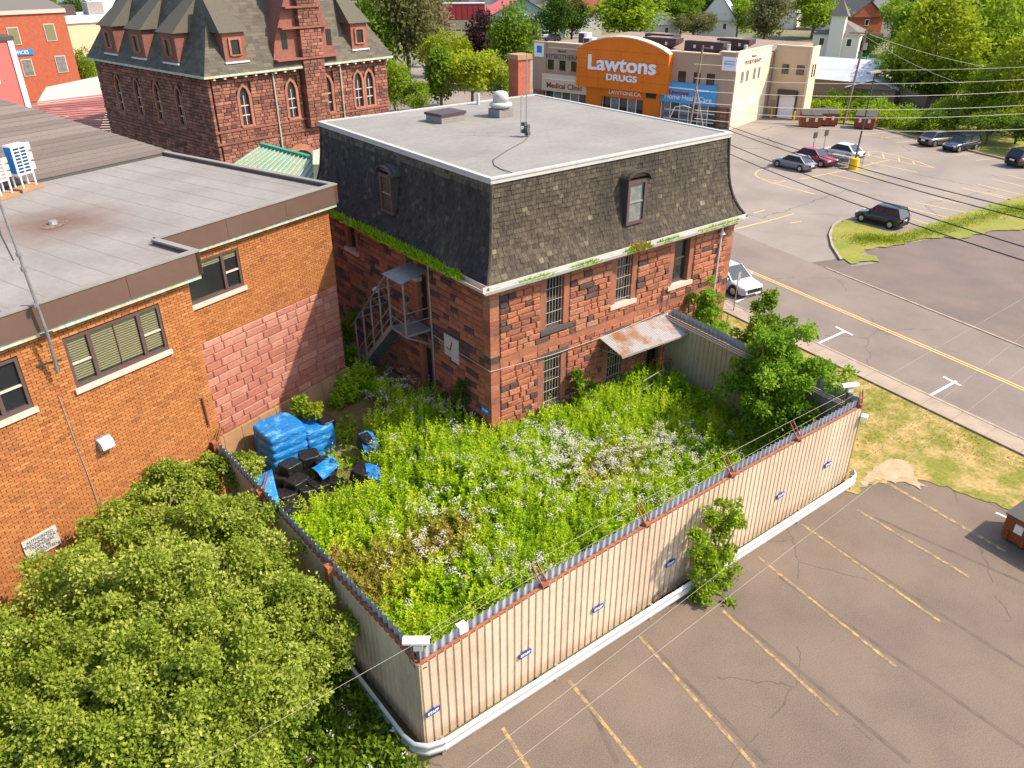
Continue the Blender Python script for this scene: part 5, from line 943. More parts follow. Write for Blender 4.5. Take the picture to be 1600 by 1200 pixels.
for y in (-.9, .9):
    for z in (.4, .9): MB().bar((-2.2,y,z),(2.2,y,z),.05).build('rail', M['grey'], cc)
    for x in (-2.2,0,2.2): MB().bar((x,y,0),(x,y,.95),.05).build('post', M['grey'], cc)
    MB().bar((2.2,y,0),(2.2,y,2.6),.06).build('sign_post', M['grey'], cc); MB().box(2.15,2.2,y-.3,y+.3,2.2,2.75).build('sign_plate', M['plum'], cc)
for i in range(3): MB().box(-1.5+i*.7,-.9+i*.7,-.35,.35,.4,.9).build('cart', M['greypaint'], cc)
tag(MB().tube([G(1131,197.5),G(1131,197.5)+np.array([0,0,.9])], [.5,.35], 10).build('red_bin', mat('red_plastic', (.55,.02,.03), .5)), 'bright red bin at the brick corner of the shop', 'bin')
lp2 = pole('lamp_post', 'thin dark lamp post beside the brick chimney', G(798,166), 5.0, .06, M['darkgrey'], 'lamp post'); MB().bar((0,0,5),(.9,-.6,5.1),.1).build('lamp_arm', M['greypaint'], lp2)
# ---------------------------------------------------------------- wires
def wire(label, a, c, sag=.4, r=.015, m='wireblack', grp='overhead wires across the scene'):
    a, c = np.array(a), np.array(c); pts = [a+(c-a)*t-np.array([0,0,sag*4*t*(1-t)]) for t in np.linspace(0, 1, 13)]
    tag(MB().tube(pts, r, 4).build('overhead_wire', M[m]), label, 'wire', grp)
bk = 'four black overhead cables crossing the shop car park'; wi = 0
for a, c in [((1100,222),(1640,420)),((1100,208),(1640,398)),((1120,196),(1640,352)),((1120,190),(1640,338))]: wire(['lowest','second lowest','second highest','highest'][wi]+' of the '+bk, G(*a, 6.5), G(*c, 8.5), .3, .024); wi += 1
pl = ' pale overhead line from above in front of the trees and shop'; wi = 0
for a, c in [((1085,100),(1640,103)),((1085,122),(1640,122)),((1085,142),(1640,140)),((1085,160),(1640,162)),((1085,172),(1640,175)),((1085,185),(1640,200))]: wire(['first','second','third','fourth','fifth','sixth'][wi]+pl, G(*a, 7.5), G(*c, 8.0), .5, .02, 'wire2'); wi += 1
for a, c, lb in [((1350,50),(1560,108),'upper'),((1350,55),(1500,130),'lower')]: wire(lb+' pale service line from the crossarm pole towards the trees', G(*a, 9.5), G(*c, 6), .4, .02, 'wire2', 'service lines from the crossarm pole')
fw = ['thin pale overhead line crossing above the weedy yard','thin pale line over the car park, farther from the fence','thin pale line over the car park, nearer the fence']; wi = 0
for a, c in [((-60,1405),(1760,372)),((500,1425),(1800,415)),((440,1425),(1760,395))]: wire(fw[wi], G(*a, 7.5), G(*c, 5.5), .1, .0036, 'wire', 'pale lines over the rear car park'); wi += 1
# ---------------------------------------------------------------- buildings farther off
def depth(P): return float((np.asarray(P)-CAM)@_f)
def house(name, label, px, py, w, d, hw_, hr, rz, wall, roof, wins=2, hip=False, cat='house', base=0):
    p = G(px, py, base); t = thing(name, label, cat, p, rz); e = .35
    MB().box(-w/2,w/2,-d/2,d/2,-base,hw_).build('wall', wall, t)
    V = [(-w/2-e,-d/2-e,hw_),(w/2+e,-d/2-e,hw_),(w/2+e,d/2+e,hw_),(-w/2-e,d/2+e,hw_)]
    if hip: k = min(w, d)/2; V += [(-w/2+k,0,hw_+hr),(w/2-k+.01,0,hw_+hr)]; Fc = [(0,1,5,4),(1,2,5),(2,3,4,5),(3,0,4),(0,3,2,1)]
    else: V += [(-w/2-e,0,hw_+hr),(w/2+e,0,hw_+hr)]; Fc = [(0,1,5,4),(2,3,4,5),(0,3,2,1)]; [MB().add([(s*w/2,-d/2,hw_),(s*w/2,d/2,hw_),(s*w/2,0,hw_+hr*.97)], [(0,1,2)]).build('gable', wall, t) for s in (-1, 1)]
    MB().add([(x, y, z+.02) for x, y, z in V], Fc).build('roof', roof, t)
    for i in range(wins):
        x = -w/2+w*(i+.7)/(wins+.4)
        for z in ([1.0, 3.6] if hw_ > 5 else [1.0]):
            f = MB().box(x-.5,x+.5,-d/2-.06,-d/2+.02,z,z+1.4).build('window', M['letter'], t); MB().box(x-.38,x+.38,-d/2-.08,-d/2-.06,z+.12,z+1.28).build('pane', M['glass'], f)
        y = -d/2+d*(i+.7)/(wins+.4); z = hw_-1.9; f = MB().box(-w/2-.06,-w/2+.02,y-.5,y+.5,z,z+1.4).build('window', M['letter'], t); MB().box(-w/2-.08,-w/2-.06,y-.38,y+.38,z+.12,z+1.28).build('pane', M['glass'], f)
    return t
dn = house('diner', 'low pale green building with a bright red roof beyond the trees', 806, 46, 22, 16, 4.0, 4.2, R(60), M['teal'], M['redmetal'], 3, cat='building')
text('EATONS', 2.0, M['letter'], dn, (-11.1,-.5,3.6), (R(90),0,R(-90)), ext=.1); text('EATONS', 2.0, M['letter'], dn, (-3,-8.1,3.0), (R(90),0,0), ext=.1)
h1 = house('white_house', 'white gabled house with a maroon roof behind the shop', 906, 56, 9, 8, 5.5, 4.2, R(150), M['offwhite'], M['maroonroof'], 2); MB().prism([(-1.8,5.4),(1.8,5.4),(0,8.0)], 1, 4.6, lambda u, z, d: (u, -d, z)).build('gable_bay', M['maroonroof'], h1)
house('white_barn', 'white house with a steep white metal roof behind the shop', 1120, 58, 10, 9, 4, 6, R(35), M['offwhite'], M['tinroof'], 2); house('small_house', 'small pale house between trees behind the white barn', 1135, 22, 11, 9, 4, 3, R(20), M['offwhite'], M['houseroof'], 2); house('grey_house', 'grey-roofed house among trees above the shop roof', 1215, 42, 11, 10, 5, 3.5, R(25), M['offwhite'], M['houseroof'], 2)
house('garage', 'low white gabled garage just behind the shop roof', 1032, 62, 8, 6, 3.5, 2.5, R(60), M['offwhite'], M['tinroof'], 1, cat='garage')
ch = house('white_chapel', 'white two-storey house with grey hip roof and a square tower', 1305, 96, 10.5, 8, 5.0, 2.4, R(25), M['offwhite'], M['houseroof'], 3, True)
MB().box(-6.4,-3.9,-1.2,1.2,0,8.2).build('tower', M['offwhite'], ch); MB().add([(-6.8,-1.6,8.2),(-3.5,-1.6,8.2),(-3.5,1.6,8.2),(-6.8,1.6,8.2),(-5.15,0,11)], [(0,1,4),(1,2,4),(2,3,4),(3,0,4),(0,3,2,1)]).build('tower_roof', M['houseroof'], ch)
MB().add([(-2.0,-4.1,4.0),(3.0,-4.1,1.5),(3.0,-5.4,1.3),(-2.0,-5.4,3.8)], [(0,1,2,3)]).build('stair_roof', M['houseroof'], ch); MB().box(-3,4,-5.3,-4.1,0,1.2).build('porch', M['greentrim'], ch)
house('brick_cottage', 'red brick house with grey roof behind the white towered house', 1335, 56, 9, 8, 4.5, 3.5, R(60), M['redbrick'], M['houseroof'], 1); house('grey_gabled_house', 'pale grey steep-gabled house under the hillside trees', 1362, 52, 10, 8, 5, 5, R(40), M['offwhite'], M['houseroof'], 2); house('steep_gabled_house', 'pink-grey house with twin steep white gables on the hillside', 1300, 46, 10, 8, 5, 6, R(110), M['sill'], M['houseroof'], 2); house('hillside_house', 'mauve-roofed house high among the trees', 1492, 30, 14, 10, 5, 4, R(10), M['sill'], M['gravel'], 2)
house('tin_shed', 'dusty brown shed with a tall silver tin roof behind the dumpsters', 1316, 150, 8.5, 9, 2.6, 2.4, R(105), M['shedwall'], M['tinroof'], 0, cat='shed'); house('tin_shed', 'low lean-to shed with a wide silver tin roof', 1362, 156, 9, 6, 2.0, 1.1, R(25), M['shedwall'], M['tinroof'], 0, cat='shed')
wf_ = thing('board_fence', 'grey weathered board fence in front of the hillside trees', 'fence')
a, c = G(1385,158), G(1482,174)
for i in range(40): p = a+(c-a)*i/40; q = a+(c-a)*(i+.93)/40; d = (q-p)/2; MB().obox((p+q)/2+np.array([0,0,1.1]), d, (-d[1]*.05,d[0]*.05,0), (0,0,1.1+.04*(i % 3))).build('board', M['fencewood'], wf_)
wh = thing('warehouse', 'long pale grey clad warehouse at the far edge of town', 'building', G(838,6), R(-38)); MB().box(-50,40,0,30,0,14).build('wall', M['warehouse'], wh); MB().box(-50.5,40.5,-.5,30.5,14,14.6).build('roof', M['tinroof'], wh)
for i in range(14): MB().box(-48+i*6.2,-46+i*6.2,-.15,0,1,4).build('door', M['greypaint'], wh)
bx = thing('boxcar', 'dark red railway boxcar on a raised track beyond the trees', 'boxcar', G(705,47), R(-32)); MB().box(-9,9,-1.5,1.5,2.6,6.4).build('body', M['boxcar'], bx); MB().box(-9.1,9.1,-1.6,1.6,6.4,6.6).build('roof', M['tinroof'], bx); [MB().box(-9+i*1.5,-8.9+i*1.5,-1.56,-1.5,2.6,6.4).build('rib', M['boxcar'], bx) for i in range(1, 12)]; MB().box(-11,10,-1.8,1.8,.6,2.5).build('embankment_wall', M['concrete'], bx); [MB().box(x,x+1.6,-1.2,1.2,.0,.6).build('bogie', M['black'], bx) for x in (-7,5)]
# town buildings at the upper left
ob2 = thing('brick_office', 'plain red brick office block with four windows and a blue sign', 'building', G(128,133,1.5)*np.array([1,1,0]), R(8))
MB().box(-10.2,0,0,14,0,11).build('wall', M['redbrick'], ob2); MB().box(-10.4,.2,-.2,14.2,11,11.5).build('cornice', M['sill'], ob2); MB().add([(-10.4,-.2,11.5),(.2,-.2,11.5),(-1,8,13.5),(-9,8,13.5)], [(0,1,2,3)]).build('roof', M['houseroof'], ob2)
for x, z in ((-7.6,7.4),(-3.0,7.6),(-7.0,3.4),(-2.6,3.5)): f = MB().box(x-.1,x+1.3,-.08,.02,z-.1,z+2.1).build('window', M['sill'], ob2); MB().box(x,x+1.2,-.1,-.08,z,z+2).build('pane', M['blind'] if z > 7 else M['glass2'], f)
MB().box(-8.6,-5.2,-.12,0,6.0,6.7).build('sign_board', M['signblue2'], ob2); text('OFFICES', .6, M['letter'], ob2, (-6.9,-.14,6.35), (R(90),0,0), ext=.01)
pk = thing('pink_shop', 'pink-red painted shop front with a white corner board', 'building', G(45,160,1)*np.array([1,1,0]), R(8)); MB().box(-9,0,0,10,0,8.5).build('wall', M['pinkpaint'], pk); MB().box(-.5,.12,-.15,.1,0,8.6).build('corner_board', M['letter'], pk); MB().box(-9,.3,-.2,10,8.5,9.0).build('roof', M['darkgrey'], pk); f = MB().box(-4.2,-2.6,-.1,.02,3.6,6.0).build('window', M['letter'], pk); MB().box(-4.0,-2.8,-.12,-.1,3.8,5.8).build('pane', M['glass'], f)
be = thing('beige_block', 'beige flat-roofed block with rooftop units behind the brick office', 'building', G(148,92,0), R(8)); MB().box(-6,8,0,14,0,6.5).build('wall', M['tan2'], be); MB().box(-6.3,8.3,-.3,14,6.5,7.6).build('parapet', M['letter'], be); MB().box(-3,0,4,7,7.6,9.4).build('roof_unit', M['plum'], be); MB().box(2,5,3,6,7.6,9.8).build('roof_unit', M['greypaint'], be)
wt = thing('white_gabled_hall', 'tall white building with a grey slate side behind the hall roof', 'building', G(172,55,0), R(8)); MB().box(-4,14,0,20,0,15).build('wall', M['letter'], wt); MB().add([(-4.3,-.3,15),(14.3,-.3,15),(14.3,10,22),(-4.3,10,22)], [(0,1,2,3)]).build('roof', M['tinroof'], wt)
tr = thing('terrace_block', 'low pale terrace with a red shingle roof below the brick office', 'building'); q = [G(58,160,4.5),G(178,146,4.5),G(160,118,4.5),G(72,136,4.5)]
MB().slab(ccw([tuple(p[:2]) for p in q]), 0, 4.45).build('wall', M['offwhite'], tr); MB().add(q, [(0,1,2,3)]).build('terrace_deck', M['sill'], tr)
rows = 18; A0, A1 = G(58,159,4.6), G(180,145,4.6); B0, B1 = G(-20,215,2.2), G(215,215,2.2); b = MB(); rs = random.Random(4)
for r in range(rows):
    t0, t1 = r/rows, (r+1)/rows; l = np.array([0,0,.06]); b.add([A0+(B0-A0)*t0, A1+(B1-A1)*t0, A1+(B1-A1)*t1+l, A0+(B0-A0)*t1+l], [(3,2,1,0)], 0, rs.random())
b.build('shingle_courses', mat('red_shingle', (0,0,0), .9, ramp=[(0,(.26,.08,.075)),(1,(.38,.14,.125))]), tr, stuff=True)
# ---------------------------------------------------------------- foliage
def leaves(Cn, dr, Ln, Wn, r):
    n = len(Cn); dr = dr/np.linalg.norm(dr, axis=1, keepdims=True); s = np.cross(dr, r.normal(size=(n, 3))*.75+np.array([.25, -.25, 1.])); s /= np.linalg.norm(s, axis=1, keepdims=True)+1e-9
    Ln = np.asarray(Ln).reshape(-1, 1); Wn = np.asarray(Wn).reshape(-1, 1); mid = Cn+dr*Ln*.45
    return np.stack([Cn, mid+s*Wn, Cn+dr*Ln, mid-s*Wn], 1)
def blob_leaves(blobs, n, size, r, flat=.0, up=.35):
    B = np.array([b[:4] for b in blobs]); w = B[:, 3]**2; k = r.choice(len(B), n, p=w/w.sum()); d = r.normal(size=(n, 3)); d[:, 2] += up; d /= np.linalg.norm(d, axis=1, keepdims=True)
    rad = B[k, 3]*(1-.55*r.random(n)**2.2)*(1+.18*np.sin(7*d[:, 0]+k)*np.sin(6*d[:, 1]+2*k)); rad = rad*np.exp(r.normal(0, .16, n)); P = B[k, :3]+d*rad[:, None]*np.array([1, 1, .8])
    dr = d+r.normal(size=(n, 3))*.8; dr[:, 2] -= .25; bt = r.random(len(B))*.28
    tone = np.clip(.18+bt[k]+.45*r.random(n)+.12*(rad/B[k, 3]-.7), 0, 1); L = size*r.uniform(.7, 1.35, n)
    return leaves(P, dr, L, L*.32, r), tone
def archetype(kind, seed, n, nb, leaf):
    r = np.random.default_rng(seed); bl = []
    for i in range(nb):
        while True:
            p = r.uniform(-1, 1, 3)
            if np.linalg.norm(p) < 1: break
        if np.linalg.norm(p) < .55: p = p/np.linalg.norm(p)*.7
        q = {'round': (.36, .36, .34), 'oval': (.27, .27, .36), 'column': (.16, .16, .40), 'spread': (.42, .42, .26)}[kind]; tw = 1-.25*max(0, p[2]) if kind != 'column' else 1-.6*max(0, p[2])
        bl.append((p[0]*q[0]*tw, p[1]*q[1]*tw, .58+p[2]*q[2], r.uniform(.10, .19)*(1 if kind != 'column' else .65)))
    V, t = blob_leaves(bl, n, leaf, r); return quads_mesh('crown_'+kind, V, L_['mid'], t)
ARCH = {k: [archetype(k, 40+7*i+len(k), 5200, 26, .042) for i in range(2)] for k in ('round', 'oval', 'column', 'spread')}
b = MB(); b.tube([(0,0,0),(.005,0,.2),(0,.01,.5)], [.028,.02,.008], 7)
for i in range(6): t = i*1.05; b.tube([(0,0,.22+.03*i),(.14*math.cos(t),.14*math.sin(t),.42+.03*i),(.24*math.cos(t),.24*math.sin(t),.58+.03*i)], [.012,.008,.003], 5)
TRUNK = b.build('trunk', M['bark']); TRUNKM = TRUNK.data; bpy.data.objects.remove(TRUNK)
tc_ = [0]
def tree(label, px, py, hp, wp, kind, lm, name='leafy_tree', grp=None, base=None):
    p = G(px, py) if base is None else np.array(base); D_ = depth(p); h = hp*D_/F_PX*1.12; w = wp*D_/F_PX*1.28
    t = thing(name, label, 'tree', p, R(tc_[0]*67 % 360), grp); tc_[0] += 1; nw = {'round': .95, 'oval': .78, 'column': .5, 'spread': 1.1}[kind]; t.scale = (w/nw, w/nw, h)
    me = ARCH[kind][tc_[0] % 2]; c = bpy.data.objects.new('crown', me); COL.objects.link(c); c.parent = t; c.material_slots[0].link = 'OBJECT'; c.material_slots[0].material = L_[lm]
    k = bpy.data.objects.new('trunk', TRUNKM); COL.objects.link(k); k.parent = t; return t
for a in [('bright green maple behind the end of the sandstone hall',595,135,125,62,'oval','mid'),('tall olive-grey tree with bare lower trunk behind the sandstone hall',640,131,150,80,'oval','olive'),('second tall olive tree behind the sandstone hall',668,120,128,70,'oval','pale'),('small purple-leaved tree among the olive trees',668,105,52,24,'oval','purple'),
          ('columnar green tree just behind the flat grey roof',690,176,84,42,'column','mid'),('yellow-green locust to the side of the columnar tree',738,172,92,95,'spread','yellow'),('yellow-green locust behind the columnar tree',700,138,78,70,'spread','yellow'),('low yellow-green tree at the end of the hall wall',618,182,78,44,'oval','lime'),('yellow-green bushy tree by the white fan',775,168,55,60,'spread','lime'),('low lime tree between the hall and the columnar tree',652,182,48,45,'round','lime'),
          ('dark purple maple beside the bright green tree',760,118,84,58,'oval','purple'),('second dark purple tree behind the bright green maple',828,80,42,26,'oval','purple'),('large bright green maple beside the drug store',800,138,112,66,'oval','mid'),('dark green tree in front of the diner',868,70,66,58,'round','dark'),('dark green tree beside the white house',893,66,60,46,'oval','dark'),
          ('big lime green tree behind the orange sign',975,72,78,108,'round','lime'),('dark rounded tree behind the rooftop units',1062,62,66,62,'round','mid'),('grey-green bush behind the rooftop units',1082,66,44,66,'spread','olive'),('green tree between the white barn and small house',1150,60,54,46,'oval','lime'),('pale grey-green tree behind the shop roof',1192,74,70,66,'round','olive'),('dark tree above the white barn',1100,34,44,50,'round','dark'),
          ('lime tree above the chapel tower',1268,60,66,80,'round','lime'),('dark conifer-like tree behind the chapel',1302,40,48,36,'column','dark'),('green tree uphill of the brick cottage',1345,42,50,56,'round','mid'),('lime tree beside the grey gabled house',1392,62,54,52,'round','lime'),('dark rounded tree on the hillside',1414,88,72,48,'oval','mid'),('dark green bush beside the chapel',1352,98,42,44,'round','dark'),
          ('huge lime tree canopy above the board fence',1448,172,150,118,'round','yellow'),('lime tree at the foot of the huge canopy',1485,176,88,76,'spread','lime'),('dark shrub behind the leaning pale pole',1450,172,60,70,'spread','dark'),('green tree between the huge canopy and the bank edge',1560,190,90,84,'spread','mid'),('small lime tree beside the board fence',1548,212,60,60,'spread','lime'),('green bush at the end of the board fence',1490,205,50,60,'spread','lime'),('yellow-green bush behind the charcoal suv',1585,226,60,60,'spread','yellow'),('large lime tree beside the huge canopy',1522,160,140,112,'round','lime'),('large dark green tree behind the board fence',1400,158,92,78,'round','lime'),('big yellow-green tree at the edge of the bank',1590,214,150,112,'round','yellow'),('lime tree at the edge of the picture uphill',1580,120,100,110,'round','lime'),('lime tree low on the bank beside the pale pole',1528,205,86,62,'oval','lime'),
          ('green shrubby tree behind the brown-grey sedan',1470,212,44,60,'spread','mid'),('lime shrubby tree behind the navy suv',1540,226,48,64,'spread','mid'),('dark shrubby tree at the edge of the bank',1610,240,56,70,'spread','dark'),('small green tree above the brick office',90,40,38,80,'round','lime'),('dark tree behind the brick office',130,62,52,70,'round','dark'),('bright small tree on the terrace by the sandstone hall',143,145,60,30,'oval','lime'),('green tree at the upper edge behind the pink shop',20,40,50,80,'round','mid'),('lime bush between the brick roof and sandstone hall',172,205,28,36,'round','lime')]: tree(*a)
r_ = random.Random(99); k = 0; fl_ = ('mid', 'lime', 'dark', 'olive', 'yellow', 'lime', 'mid')
for y0, n in ((-12, 44), (-4, 50), (6, 54), (18, 44), (34, 40)):              # the wooded town edge
    for i in range(n):
        px = r_.uniform(560, 1680) if y0 < 10 else r_.choice([r_.uniform(1350, 1680), r_.uniform(1150, 1280), r_.uniform(930, 1090)]) if y0 > 20 else r_.choice([r_.uniform(880, 1680), r_.uniform(560, 740), r_.uniform(1000, 1500)])
        if 700 < px < 900 and y0 < 25: continue
        if y0 >= 18 and (1100 < px < 1140 or 1275 < px < 1350): continue
        tree('leafy tree of the far wooded hillside beyond the shop', px, y0+r_.uniform(-4, 6), r_.uniform(38, 60), r_.uniform(40, 64), r_.choice(['round', 'oval', 'round', 'spread']), r_.choice(fl_), 'far_tree', 'far wooded hillside trees')
for i in range(10): tree('leafy tree of the far row behind the brick office', r_.uniform(-20, 200), r_.uniform(0, 22), r_.uniform(30, 45), r_.uniform(40, 60), 'round', r_.choice(fl_), 'far_tree', 'far trees behind the brick office')
def stuff_mesh(name, V, m, tone, label, cat):
    o = bpy.data.objects.new(name, quads_mesh(name, V, m, tone)); COL.objects.link(o); o['kind'] = 'stuff'; return tag(o, label, cat)
def shrub(name, label, blobs, n, size, lm, trunk=None, seed=1, cat='shrub', up=.35, split=True):
    q = random.Random(seed)
    if split: blobs = [(b[0], b[1], b[2], b[3]*.6) for b in blobs]+[(b[0]+q.gauss(0, .55)*b[3], b[1]+q.gauss(0, .55)*b[3], b[2]+q.gauss(.1, .5)*b[3], b[3]*q.uniform(.22, .42)) for b in blobs for k in range(6)]
    r = np.random.default_rng(seed); base = blobs[0]; t = thing(name, label, cat, (trunk or base)[:3] if trunk else (base[0], base[1], 0)); o = np.array(t.location)
    V, tn = blob_leaves([(b[0]-o[0], b[1]-o[1], b[2]-o[2], b[3]) for b in blobs], n, size, r, up=up); me = quads_mesh('crown', V, L_[lm], tn); c = bpy.data.objects.new('crown', me); COL.objects.link(c); c.parent = t
    m = MB()
    for i, b in enumerate(blobs):
        if i % max(1, len(blobs)//7) == 0: e = np.array(b[:3])-o; m.tube([(.1*math.cos(i),.1*math.sin(i),-.1), tuple(e*np.array([.4,.4,.55])), tuple(e)], [.06,.04,.012], 5)
    m.build('trunk', M['bark'], t); return t
bl = []
rr = random.Random(12)
for px, py, z, rad in [(60,1010,2.9,1.5),(130,930,3.1,1.4),(200,840,3.2,1.2),(255,770,3.1,1.0),(320,745,3.0,.85),(375,735,2.9,.75),(300,830,3.5,1.3),(230,930,3.9,1.5),(370,830,3.2,1.1),(420,880,3.0,1.1),(330,930,3.8,1.4),(430,970,3.0,1.2),(490,960,2.7,.95),(515,1010,2.4,.75),(150,1050,3.6,1.5),(260,1050,3.9,1.5),(370,1050,3.4,1.3),(460,1060,2.4,1.0),(60,1130,3.3,1.4),(170,1160,3.3,1.4),(290,1150,3.1,1.3),(390,1140,2.5,1.1),(30,1220,3.0,1.4),(130,1250,3.0,1.3),(250,1240,2.8,1.2),(350,1220,2.3,1.0),(10,1060,2.8,1.3)]:
    p = G(px, py, z-.4); bl.append((p[0], p[1], p[2]-.2, rad*.95))
    bl[-1] = (*bl[-1][:3], rad*.70); [bl.append((p[0]+math.cos(q1)*q2*rad, p[1]+math.sin(q1)*q2*rad, p[2]-.2+.75*rad*math.sqrt(max(0, 1-q2*q2*.8))*rr.uniform(.55, 1.4), rad*rr.choice([.12,.16,.2,.3]))) for q1, q2 in [(rr.uniform(0, 6.3), rr.random()**.5*1.15) for k in range(22)]]
shrub('large_shrub', 'huge yellow-green shrub thicket growing beside the fence and brick wall', bl, 210000, .098, 'tree', (-14.2,-4.5,0), 31, 'shrub', .4, False)
bl = [(*G(px, py, z), rad) for px, py, z, rad in [(1215,640,2.6,.9),(1180,640,2.0,.8),(1235,600,3.4,.9),(1205,585,3.6,.8),(1255,585,3.6,.8),(1225,555,4.2,.75),(1195,555,4.0,.6),(1170,600,2.8,.55),(1240,660,2.2,.8),(1165,565,3.3,.35),(1150,590,2.8,.3),(1280,585,3.5,.5),(1215,525,4.6,.6),(1190,670,1.6,.7),(1215,690,1.4,.8)]]
shrub('yard_tree', 'leafy bright green tree growing inside the far corner of the fenced yard', [(b[0], b[1], b[2], b[3]*1.28) for b in bl], 24000, .14, 'yard', (8.3,-6.6,.1), 32, 'tree')
bl = [(*G(px, py, z), rad) for px, py, z, rad in [(1205,505,2.5,.8),(1190,480,3.2,.6),(1205,465,3.6,.5),(1175,525,2.0,.7),(1160,540,1.5,.6),(1225,540,2.0,.6)]]
shrub('street_tree', 'dark green young tree outside the fence beside the pavement', bl, 6000, .14, 'mid', tuple(G(1200,560)), 33, 'tree')
bl = [(*G(px, py, z), rad) for px, py, z, rad in [(1105,500,1.3,.7)]]
bl = [(*GY(px, py, -1.0), rad) for px, py, rad in [(1105,500,.75),(1106,478,.65),(1096,515,.6),(1108,460,.45),(1086,500,.5),(1116,512,.6)]]
shrub('wall_bush', 'bright green bush against the sandstone wall outside the fence', bl, 6000, .13, 'yard', (12.6,-1.0,0), 34)
bl = [(*GY(px, py, -10.35), rad) for px, py, rad in [(1108,925,.62),(1125,905,.6),(1095,900,.5),(1115,880,.52),(1100,860,.42),(1130,865,.42),(1088,835,.3),(1125,835,.42),(1112,812,.36),(1140,815,.36),(1137,790,.26),(1155,818,.25),(1140,930,.5),(1090,930,.5)]]
shrub('fence_sapling', 'yellow-green sapling growing through the guard rail in front of the fence', bl, 9500, .115, 'lime', (1.2,-10.3,0), 35, 'sapling')
for nm, lb, pts, n, lm, s in (('climbing_plant','dark leafy climber against the shaded wall near the corner',[(-.3,1.9,1.4,.5),(-.25,2.0,2.1,.4),(-.25,1.8,2.6,.3),(-.3,1.5,1.0,.5)],2200,'dark',36),('wall_sapling','slender green sapling against the sunlit wall between the barred windows',[(*GY(905,600,-.35),.32),(*GY(900,585,-.35),.22),(*GY(910,618,-.4),.38),(*GY(925,605,-.4),.2)],1500,'mid',37),
    ('pallet_weed','bright green weed clump growing on top of the pallets',[(*G(466,628,2.0),.3),(*G(463,640,1.8),.3)],1200,'lime',38),('pallet_weed','yellowish weed clump beside the one on the pallets',[(*G(490,640,1.9),.3),(*G(480,645,1.8),.25)],1000,'yellow',39),('alley_shrub','dark green shrub in the shaded alley beside the brick corner',[(*G(538,520,2.0),.6),(*G(545,560,1.4),.6),(*G(550,500,2.4),.4)],2600,'mid',40)): shrub(nm, lb, pts, n, .13, lm, None, s)
# weeds that fill the yard
r = np.random.default_rng(77)
def yard_pts(n):
    P = np.stack([r.uniform(-9.05, 9.35, n), r.uniform(-9.3, -.15, n)], 1); Q = np.stack([r.uniform(-8.9, -.2, n//3), r.uniform(-.3, 9.5, n//3)], 1)
    lf = lambda x: 3.1+2.15+(x+9.85)*math.tan(LY)
    Q = Q[[(y < 5.5+(x+9.85)*.344-.35) and not (-7.8 < x < -4.6 and y > 3.9) and not (x < -7.2 and y > 2.2) and not (-1.4 < x and y > 4.2) and not (-5.2 < x < -2.2 and 4.2 < y < 6.4) for x, y in Q]]
    P = np.concatenate([P, Q]); bad = ((P[:, 0] < -5.7) & (P[:, 1] > .9)) | ((P[:, 0] < -3.6) & (P[:, 1] > 2.6)) | ((P[:, 0] < -4.6) & (P[:, 0] > -5.6) & (P[:, 1] > 1.2)); return P[~bad]
def patch(P, c, rx, ry): return np.exp(-(((P[:, 0]-c[0])/rx)**2+((P[:, 1]-c[1])/ry)**2))
pa, pb, pc_ = G(690,850,.3), G(950,740,.5), G(560,920,.2)
P = yard_pts(10500); dry = np.clip(patch(P, pa, 1.9, 1.5)+.85*patch(P, pb, 2.6, 1.6)+.95*patch(P, pc_, 1.5, 2.2), 0, 1)
clump = np.sin(P[:, 0]*2.3+1.2*np.sin(P[:, 1]*1.9))*np.sin(P[:, 1]*2.7+np.sin(P[:, 0]*1.4))
keep = (r.random(len(P)) > dry*.38) & (np.hypot(P[:, 0]+4.3, P[:, 1]-2.9) > .75) & (np.hypot(P[:, 0]+5.3, P[:, 1]-1.1) > .8); P = P[keep]; dry = dry[keep]; clump = clump[keep]; n = len(P)
gz_ = np.array([hy(x, y) for x, y in P]); spc = (np.sin(P[:, 0]*1.1+2*np.sin(P[:, 1]*.8))+np.sin(P[:, 1]*1.4+P[:, 0]*.5)+r.normal(0, .5, n)) > .75
H = np.clip(r.normal(.95, .2, n)+.24*clump-.55*dry-.18*spc, .2, 1.5)
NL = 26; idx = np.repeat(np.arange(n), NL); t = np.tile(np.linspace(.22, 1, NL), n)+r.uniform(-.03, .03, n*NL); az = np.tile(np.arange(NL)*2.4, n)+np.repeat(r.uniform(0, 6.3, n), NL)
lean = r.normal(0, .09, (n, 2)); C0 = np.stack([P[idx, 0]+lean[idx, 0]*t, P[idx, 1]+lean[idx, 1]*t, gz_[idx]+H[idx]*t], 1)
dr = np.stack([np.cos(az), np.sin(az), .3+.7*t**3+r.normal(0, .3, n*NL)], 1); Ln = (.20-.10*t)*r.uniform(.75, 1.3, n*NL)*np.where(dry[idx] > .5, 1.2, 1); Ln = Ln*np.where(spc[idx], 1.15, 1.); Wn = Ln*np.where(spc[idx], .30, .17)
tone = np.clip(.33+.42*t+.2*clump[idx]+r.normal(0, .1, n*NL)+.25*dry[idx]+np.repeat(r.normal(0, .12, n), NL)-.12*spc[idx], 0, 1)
isdry = dry[idx] > r.uniform(.45, .95, n*NL)
V = leaves(C0, dr, Ln, Wn, r)
stuff_mesh('yard_weeds', V[~isdry], L_['weed'], tone[~isdry], 'dense tall bright green weeds filling the fenced yard', 'weeds'); stuff_mesh('dry_grass', V[isdry], L_['dry'], np.clip(r.normal(.5, .2, isdry.sum()), 0, 1), 'yellowed grass between the weeds in the yard', 'grass')
